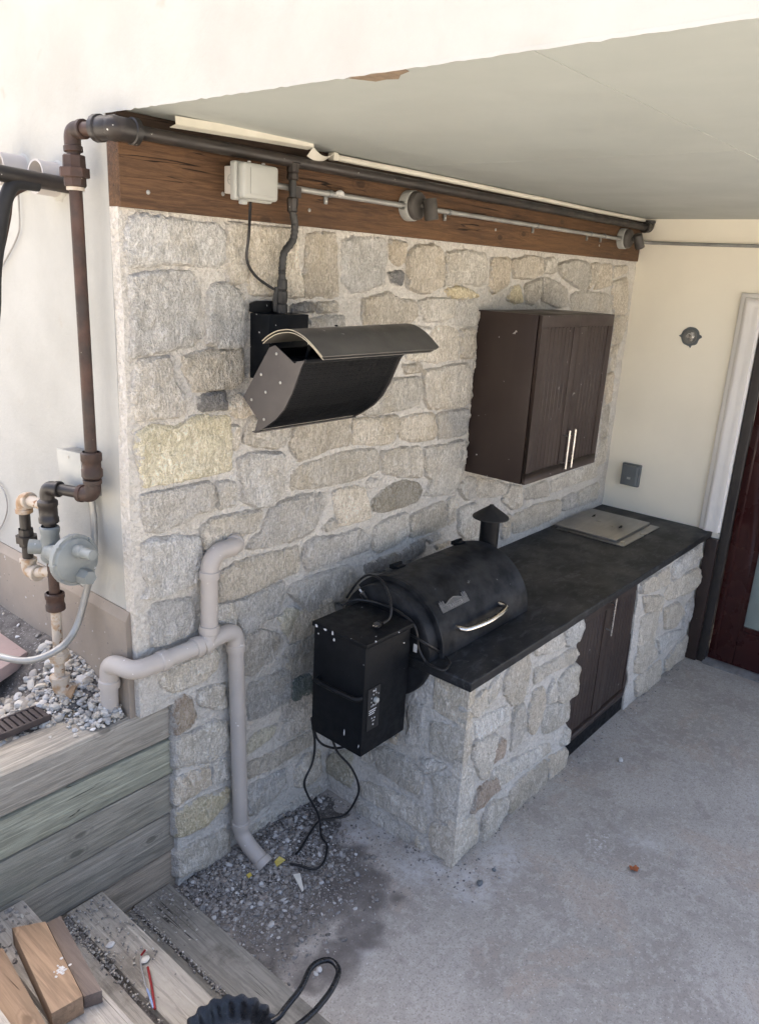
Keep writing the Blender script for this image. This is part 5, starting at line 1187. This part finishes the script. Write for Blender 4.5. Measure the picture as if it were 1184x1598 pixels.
# ------------------------------------------------------------------ loose lumber, skillet, bits on the steps
def block(c4, z0, z1, lab, col, mat='lumber'):
    b = MB(); b.prism([(x, y, z0) for x, y in c4], (0, 0, z1 - z0)); o = b.make('lumber_block', MT[mat], bev=.004, color=(*col, 1)); tag(o, lab, 'lumber', 'lumber blocks on the steps')
block([(-.578, -.145), (-.493, -.197), (-.552, -.527), (-.641, -.515)], .353, .42, 'tan wooden block with a white splatter, the middle of three', (1, 1, 1))
block([(-.70, -.17), (-.632, -.205), (-.668, -.54), (-.765, -.52)], .353, .425, 'tan wooden block at the left edge of the photo', (.98, .98, 1))
block([(-.486, -.185), (-.440, -.19), (-.497, -.535), (-.545, -.515)], .353, .40, 'grey-brown weathered wooden block beside the tan ones', (.52, .60, .78))
b = MB()
for k in range(22): b.sphere((-.554 + rnd.gauss(0, .008), -.405 + rnd.gauss(0, .011), .4205), (rnd.uniform(.002, .006), rnd.uniform(.002, .006), .001), 1)
b.sphere((-.53, -.365, .421), (.006, .005, .0015), 1); o = b.make('plaster_splatter', MT['white_chip']); tag(o, 'white plaster splatter on the middle wooden block', 'splatter')
for i, (x, y, z, s, lab) in enumerate(((-.294, -.225, .189, .018, 'white stone chip lying on the second step'), (-.249, -.367, .194, .017, 'beige flake beside the red wire'))):
    b = MB(); b.sphere((x, y, z + .003), (s, s * .7, .005), 2)
    for v in b.b.verts: v.co += Vector((.005, .005, .002)) * noise.noise(v.co * 60 + Vector((i, 0, 0)))
    o = b.make('stone_chip', MT['cream_chip' if i else 'white_chip']); tag(o, lab, 'chip')
b = MB(); b.tube(PT['redw'], .0042, 8); o = b.make('red_wire', MT['red']); tag(o, 'straight piece of red wire lying on the step', 'wire')
w2 = thing('wire_scrap', PT['bluew'][0], 'bent grey and blue wire scrap with a red tip beside the red wire', 'wire')
b = MB(); b.tube(PT['redw2'][:2], .0036, 8); b.make('red_tip', MT['red'], w2)
b = MB(); b.tube(spline(PT['redw2'][1:], 5), .0024, 8); b.make('bare_wire', MT['wire_grey'], w2)
b = MB(); b.tube(spline(PT['bluew'], 5), .0036, 8); b.make('blue_sleeve', MT['bluewire'], w2)

sk = thing('skillet', (-.267, -.836, .19), 'black cast iron pan with fluted rim and long looped handle', 'pan')
b = bmesh.new(); n = 144; rings = []
pr = [(0, .195, 0), (.05, .194, 0), (.092, .193, 0), (.100, .196, .1), (.112, .212, .5), (.130, .240, 1), (.142, .256, 1), (.146, .258, 1), (.146, .254, 1), (.132, .232, 1), (.114, .206, .5), (.103, .189, .1), (0, .188, 0)]
for r, z, fl in pr:
    if r == 0: rings.append([b.verts.new((-.267, -.836, z))]); continue
    rings.append([b.verts.new((-.267 + (r + fl * .0048 * math.cos(20 * 2 * math.pi * k / n)) * math.cos(2 * math.pi * k / n), -.836 + (r + fl * .0048 * math.cos(20 * 2 * math.pi * k / n)) * math.sin(2 * math.pi * k / n), z + fl * .001 * math.cos(20 * 2 * math.pi * k / n))) for k in range(n)])
for p, q in zip(rings, rings[1:]):
    for k in range(n):
        k2 = (k + 1) % n
        if len(p) == 1: b.faces.new((p[0], q[k2], q[k]))
        elif len(q) == 1: b.faces.new((p[k], p[k2], q[0]))
        else: b.faces.new((p[k], p[k2], q[k2], q[k]))
bmesh.ops.recalc_face_normals(b, faces=b.faces); finish('pan', b, MT['iron'], sk, smooth=60)
hd = [(-.142, -.880, .250), (-.118, -.888, .256), (-.085, -.884, .262), (-.010, -.872, .266), (.055, -.845, .268), (.095, -.845, .268), (.126, -.864, .267), (.130, -.893, .265), (.110, -.922, .264), (.05, -.946, .263), (-.03, -.958, .262), (-.09, -.955, .260), (-.125, -.945, .254), (-.152, -.93, .248)]
b = MB(); b.tube(spline(hd, 6), .0096, 14); b.make('handle', MT['iron'], sk)

# debris on the slab
b = MB(); lf = Vector(PT['leafs'][0])
for k in range(9):
    a = k / 8 * 2 * math.pi; b.sphere((lf.x + .018 * math.cos(a) * rnd.random(), lf.y + .016 * math.sin(a) * rnd.random(), .008 + .006 * rnd.random()), (.013, .010, .003), 1)
for v in b.b.verts: v.co += Vector((.008, .008, .010)) * noise.noise(v.co * 70); v.co.z = max(v.co.z, .001)
o = b.make('dry_leaf', MT['leaf']); tag(o, 'crumpled rust coloured leaf on the concrete patio', 'leaf')
def shard(pts, z, th, mat, lab, cat='chip', name='plastic_shard'):
    b = MB(); b.prism([(x, y, z + dz) for x, y, dz in pts], (0, 0, th)); o = b.make(name, MT[mat], smooth=0); tag(o, lab, cat)
shard([(.488, -.318, .012), (.512, -.335, .014), (.470, -.40, .0), (.458, -.402, .0)], .018, .004, 'cream_chip', 'long cream coloured shard on the gravel')
shard([(.49, -.20, .0), (.515, -.205, .016), (.520, -.235, .012), (.478, -.228, 0)], .022, .004, 'yellow_chip', 'yellow chip on the gravel beside the drain pipe foot')
shard([(.36, -.17, .0), (.378, -.175, .004), (.372, -.192, .004), (.356, -.19, 0)], .02, .004, 'yellow_chip', 'small round yellow chip on the gravel left of the drain foot')

# ------------------------------------------------------------------ gravel
def ico(sub):
    b = bmesh.new(); bmesh.ops.create_icosphere(b, subdivisions=sub, radius=1); v = np.array([x.co[:] for x in b.verts]); f = np.array([[q.index for q in x.verts] for x in b.faces]); b.free(); return v, f
I1, I2 = ico(1), ico(2)
nr = np.random.RandomState(11)
def rocks(name, items, label, pal, parent=None):
    """items: (x,y,z,size,flat,sub)"""
    V, F, Cc = [], [], []; off = 0
    for (x, y, z, s, fl, sub) in items:
        v, f = I2 if sub else I1
        sc = s * np.array([nr.uniform(.75, 1.35), nr.uniform(.65, 1.1), fl * nr.uniform(.6, 1.1)])
        k = nr.uniform(.72, 1.18, len(v))[:, None] if not sub else 1 + .16 * np.sin(v @ nr.normal(0, 2.2, (3, 1)) + nr.uniform(0, 6)) + .07 * np.sin(v @ nr.normal(0, 5, (3, 1)))
        w = v * k * sc
        a, t, u = nr.uniform(0, 6.28), nr.normal(0, .35), nr.normal(0, .35)
        Rz = np.array([[math.cos(a), -math.sin(a), 0], [math.sin(a), math.cos(a), 0], [0, 0, 1]]); Rx = np.array([[1, 0, 0], [0, math.cos(t), -math.sin(t)], [0, math.sin(t), math.cos(t)]]); Ry = np.array([[math.cos(u), 0, math.sin(u)], [0, 1, 0], [-math.sin(u), 0, math.cos(u)]])
        w = w @ (Rz @ Rx @ Ry).T + np.array([x, y, z]); V.append(w); F.append(f + off); off += len(v)
        c = np.array(pal[nr.randint(len(pal))]) * nr.uniform(.75, 1.25); Cc.append(np.tile(np.append(c, 1), (len(v), 1)))
    V = np.concatenate(V); F = np.concatenate(F); Cc = np.concatenate(Cc)
    c = (V.min(0) + V.max(0)) / 2; c[2] = V.min(0)[2]
    me = bpy.data.meshes.new(name); me.from_pydata((V - c).tolist(), [], F.tolist())
    at = me.color_attributes.new('col', 'FLOAT_COLOR', 'POINT'); at.data.foreach_set('color', Cc.ravel())
    me.polygons.foreach_set('use_smooth', [True] * len(F)); me.set_sharp_from_angle(angle=R(35)); me.update()
    o = link_mesh(name, me, MT['rocks'], parent, c); tag(o, label, 'gravel', kind='stuff'); return o
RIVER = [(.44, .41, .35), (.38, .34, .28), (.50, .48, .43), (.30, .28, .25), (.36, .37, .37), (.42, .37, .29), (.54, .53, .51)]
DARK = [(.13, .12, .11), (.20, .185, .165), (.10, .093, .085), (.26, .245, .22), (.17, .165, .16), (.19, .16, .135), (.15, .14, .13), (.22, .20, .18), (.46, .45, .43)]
it = []
for _ in range(5200):     # rounded river stones in the raised bed
    x, y = nr.uniform(-1.2, -.02), nr.uniform(.19, 1.5)
    if x < -.55 and nr.rand() < .6: continue
    if y > .48 and x < -.10: continue
    if y > .55 and nr.rand() < .9: continue
    s = nr.uniform(.007, .017) if nr.rand() < .8 else nr.uniform(.015, .024)
    it.append((x, y, bed_z(x, y) + s * nr.uniform(-.1, .45), s, .7, s > .013))
for _ in range(700):      # crushed white chips near the corner
    x, y = min(nr.normal(-.13, .09), -.03), nr.normal(.26, .09)
    if y < .12: continue
    s = nr.uniform(.003, .008); it.append((x, y, bed_z(x, y) + nr.uniform(.004, .016), s, .6, False))
for _ in range(620):      # heap round the foot of the drain elbow
    dx, dy = nr.normal(0, .055), nr.normal(0, .05); x, y = -.065 + dx, .125 + dy
    if x > -.03 or y < .045: continue
    it.append((x, y, .852 + nr.uniform(0, 1) * .085 * math.exp(-(dx * dx + dy * dy) / .005), nr.uniform(.005, .014), .7, True))
rocks('gravel', it, 'pale river stones and chips in the raised bed beside the house', RIVER)
it = []
def in_poly(x, y, P): return bool(inside(np.array([[x, y]]), P)[0])
GP = [(.13, -.01), (1.0, -.01), (.93, -.22), (.80, -.42), (.72, -.55), (.52, -.62), (.33, -.63), (.13, -.58)]
def pile_z(x, y): return .030 * math.exp(-((x - .50) ** 2 / .10 + (y + .07) ** 2 / .022)) * min(1, max(0, (x - .10) / .1))
gx = np.linspace(.118, 1.0, 90); gy = np.linspace(-.60, .0, 60); b = bmesh.new(); V = []
for y in gy:
    V.append([b.verts.new((x, y, pile_z(x, y) - .003 + .004 * noise.noise((x * 18, y * 18, 3)) + .003 * noise.noise((x * 60, y * 60, 5)))) for x in gx])
for q in range(len(gy) - 1):
    for r2 in range(len(gx) - 1): b.faces.new((V[q][r2], V[q][r2 + 1], V[q + 1][r2 + 1], V[q + 1][r2]))
o = finish('dirt', b, MT['soil']); tag(o, kind='structure')
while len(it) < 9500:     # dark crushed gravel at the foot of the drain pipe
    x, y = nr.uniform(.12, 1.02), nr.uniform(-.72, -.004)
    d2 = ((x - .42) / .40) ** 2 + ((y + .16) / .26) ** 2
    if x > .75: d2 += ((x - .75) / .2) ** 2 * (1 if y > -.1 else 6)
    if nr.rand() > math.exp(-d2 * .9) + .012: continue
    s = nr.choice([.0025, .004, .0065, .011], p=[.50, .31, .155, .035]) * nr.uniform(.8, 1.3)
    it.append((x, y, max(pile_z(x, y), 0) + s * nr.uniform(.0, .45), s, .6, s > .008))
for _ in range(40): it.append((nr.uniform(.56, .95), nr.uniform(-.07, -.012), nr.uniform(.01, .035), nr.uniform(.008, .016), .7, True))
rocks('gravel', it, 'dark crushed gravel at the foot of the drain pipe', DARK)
it = []
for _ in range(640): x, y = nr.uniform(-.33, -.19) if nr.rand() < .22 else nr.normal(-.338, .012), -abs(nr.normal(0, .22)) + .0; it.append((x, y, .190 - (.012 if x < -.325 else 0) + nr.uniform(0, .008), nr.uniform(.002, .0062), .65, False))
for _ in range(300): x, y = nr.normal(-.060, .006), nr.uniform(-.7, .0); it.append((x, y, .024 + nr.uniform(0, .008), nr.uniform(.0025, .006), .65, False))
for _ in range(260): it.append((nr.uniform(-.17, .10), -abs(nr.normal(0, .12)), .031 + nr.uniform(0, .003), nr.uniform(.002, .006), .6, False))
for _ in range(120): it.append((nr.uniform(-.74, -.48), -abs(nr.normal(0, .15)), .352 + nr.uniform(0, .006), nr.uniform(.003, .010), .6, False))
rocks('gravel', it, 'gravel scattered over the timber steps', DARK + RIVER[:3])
it = []
for _ in range(420):      # mortar crumbs along the foot of the counter
    u = nr.rand()
    if u < .45: x, y = nr.uniform(1.02, 3.8), -.765 - abs(nr.normal(0, .035))
    elif u < .8: x, y = 1.0 - abs(nr.normal(0, .05)), nr.uniform(-.78, -.05)
    else: x, y = nr.normal(1.05, .12), nr.normal(-.86, .06)
    s = nr.uniform(.0018, .006); it.append((x, y, s * .3, s, .6, False))
for _ in range(70): s = nr.uniform(.0015, .004); it.append((nr.uniform(.3, 3.2), nr.uniform(-2.2, -.9), s * .3, s, .6, False))
rocks('gravel', it, 'crumbs of mortar along the foot of the stone counter', [(.45, .44, .42), (.30, .29, .28), (.12, .11, .11)])
for (x, y, s, lab) in ((2.30, -.96, .016, 'white crumb of mortar on the concrete before the cabinet doors'), (1.02, -.90, .016, 'dark pebble nearest the corner of the stone counter'), (1.13, -.90, .011, 'small dark pebble along the foot of the counter')):
    b = MB(); b.sphere((x, y, s * .5), (s, s * .8, s * .6), 2)
    for v in b.b.verts: v.co += Vector((.4, .4, .3)) * s * noise.noise(v.co * 50)
    o = b.make('pebble', MT['white_chip' if 'white' in lab else 'boxdark']); tag(o, lab, 'pebble')

# paver and drain grate in the bed
pv = thing('paver', (-.42, .75, .88), 'pinkish stone paver at the left edge beyond the river stones', 'paver')
b = MB(); b.prism([(-.8, .50, .90), (-.27, .505, .90), (-.125, .575, .90), (-.125, .95, .90), (-.8, 1.2, .90)], (0, 0, .055)); b.make('slab', MT['paver'], pv, bev=.008)
gt = thing('drain_grate', (-.42, .25, .86), 'dark brown slotted drain grate at the left edge by the top timber', 'grate')
for k in range(16):
    x = -.245 - k * .022; b = MB(); b.box(x - .008, x + .008, .205, .285, .868, .884); b.make('slat', MT['grate'], gt, bev=.002)
b = MB(); b.box(-.60, -.232, .196, .205, .862, .886).box(-.60, -.232, .285, .294, .862, .886); b.make('rim', MT['grate'], gt, bev=.002)
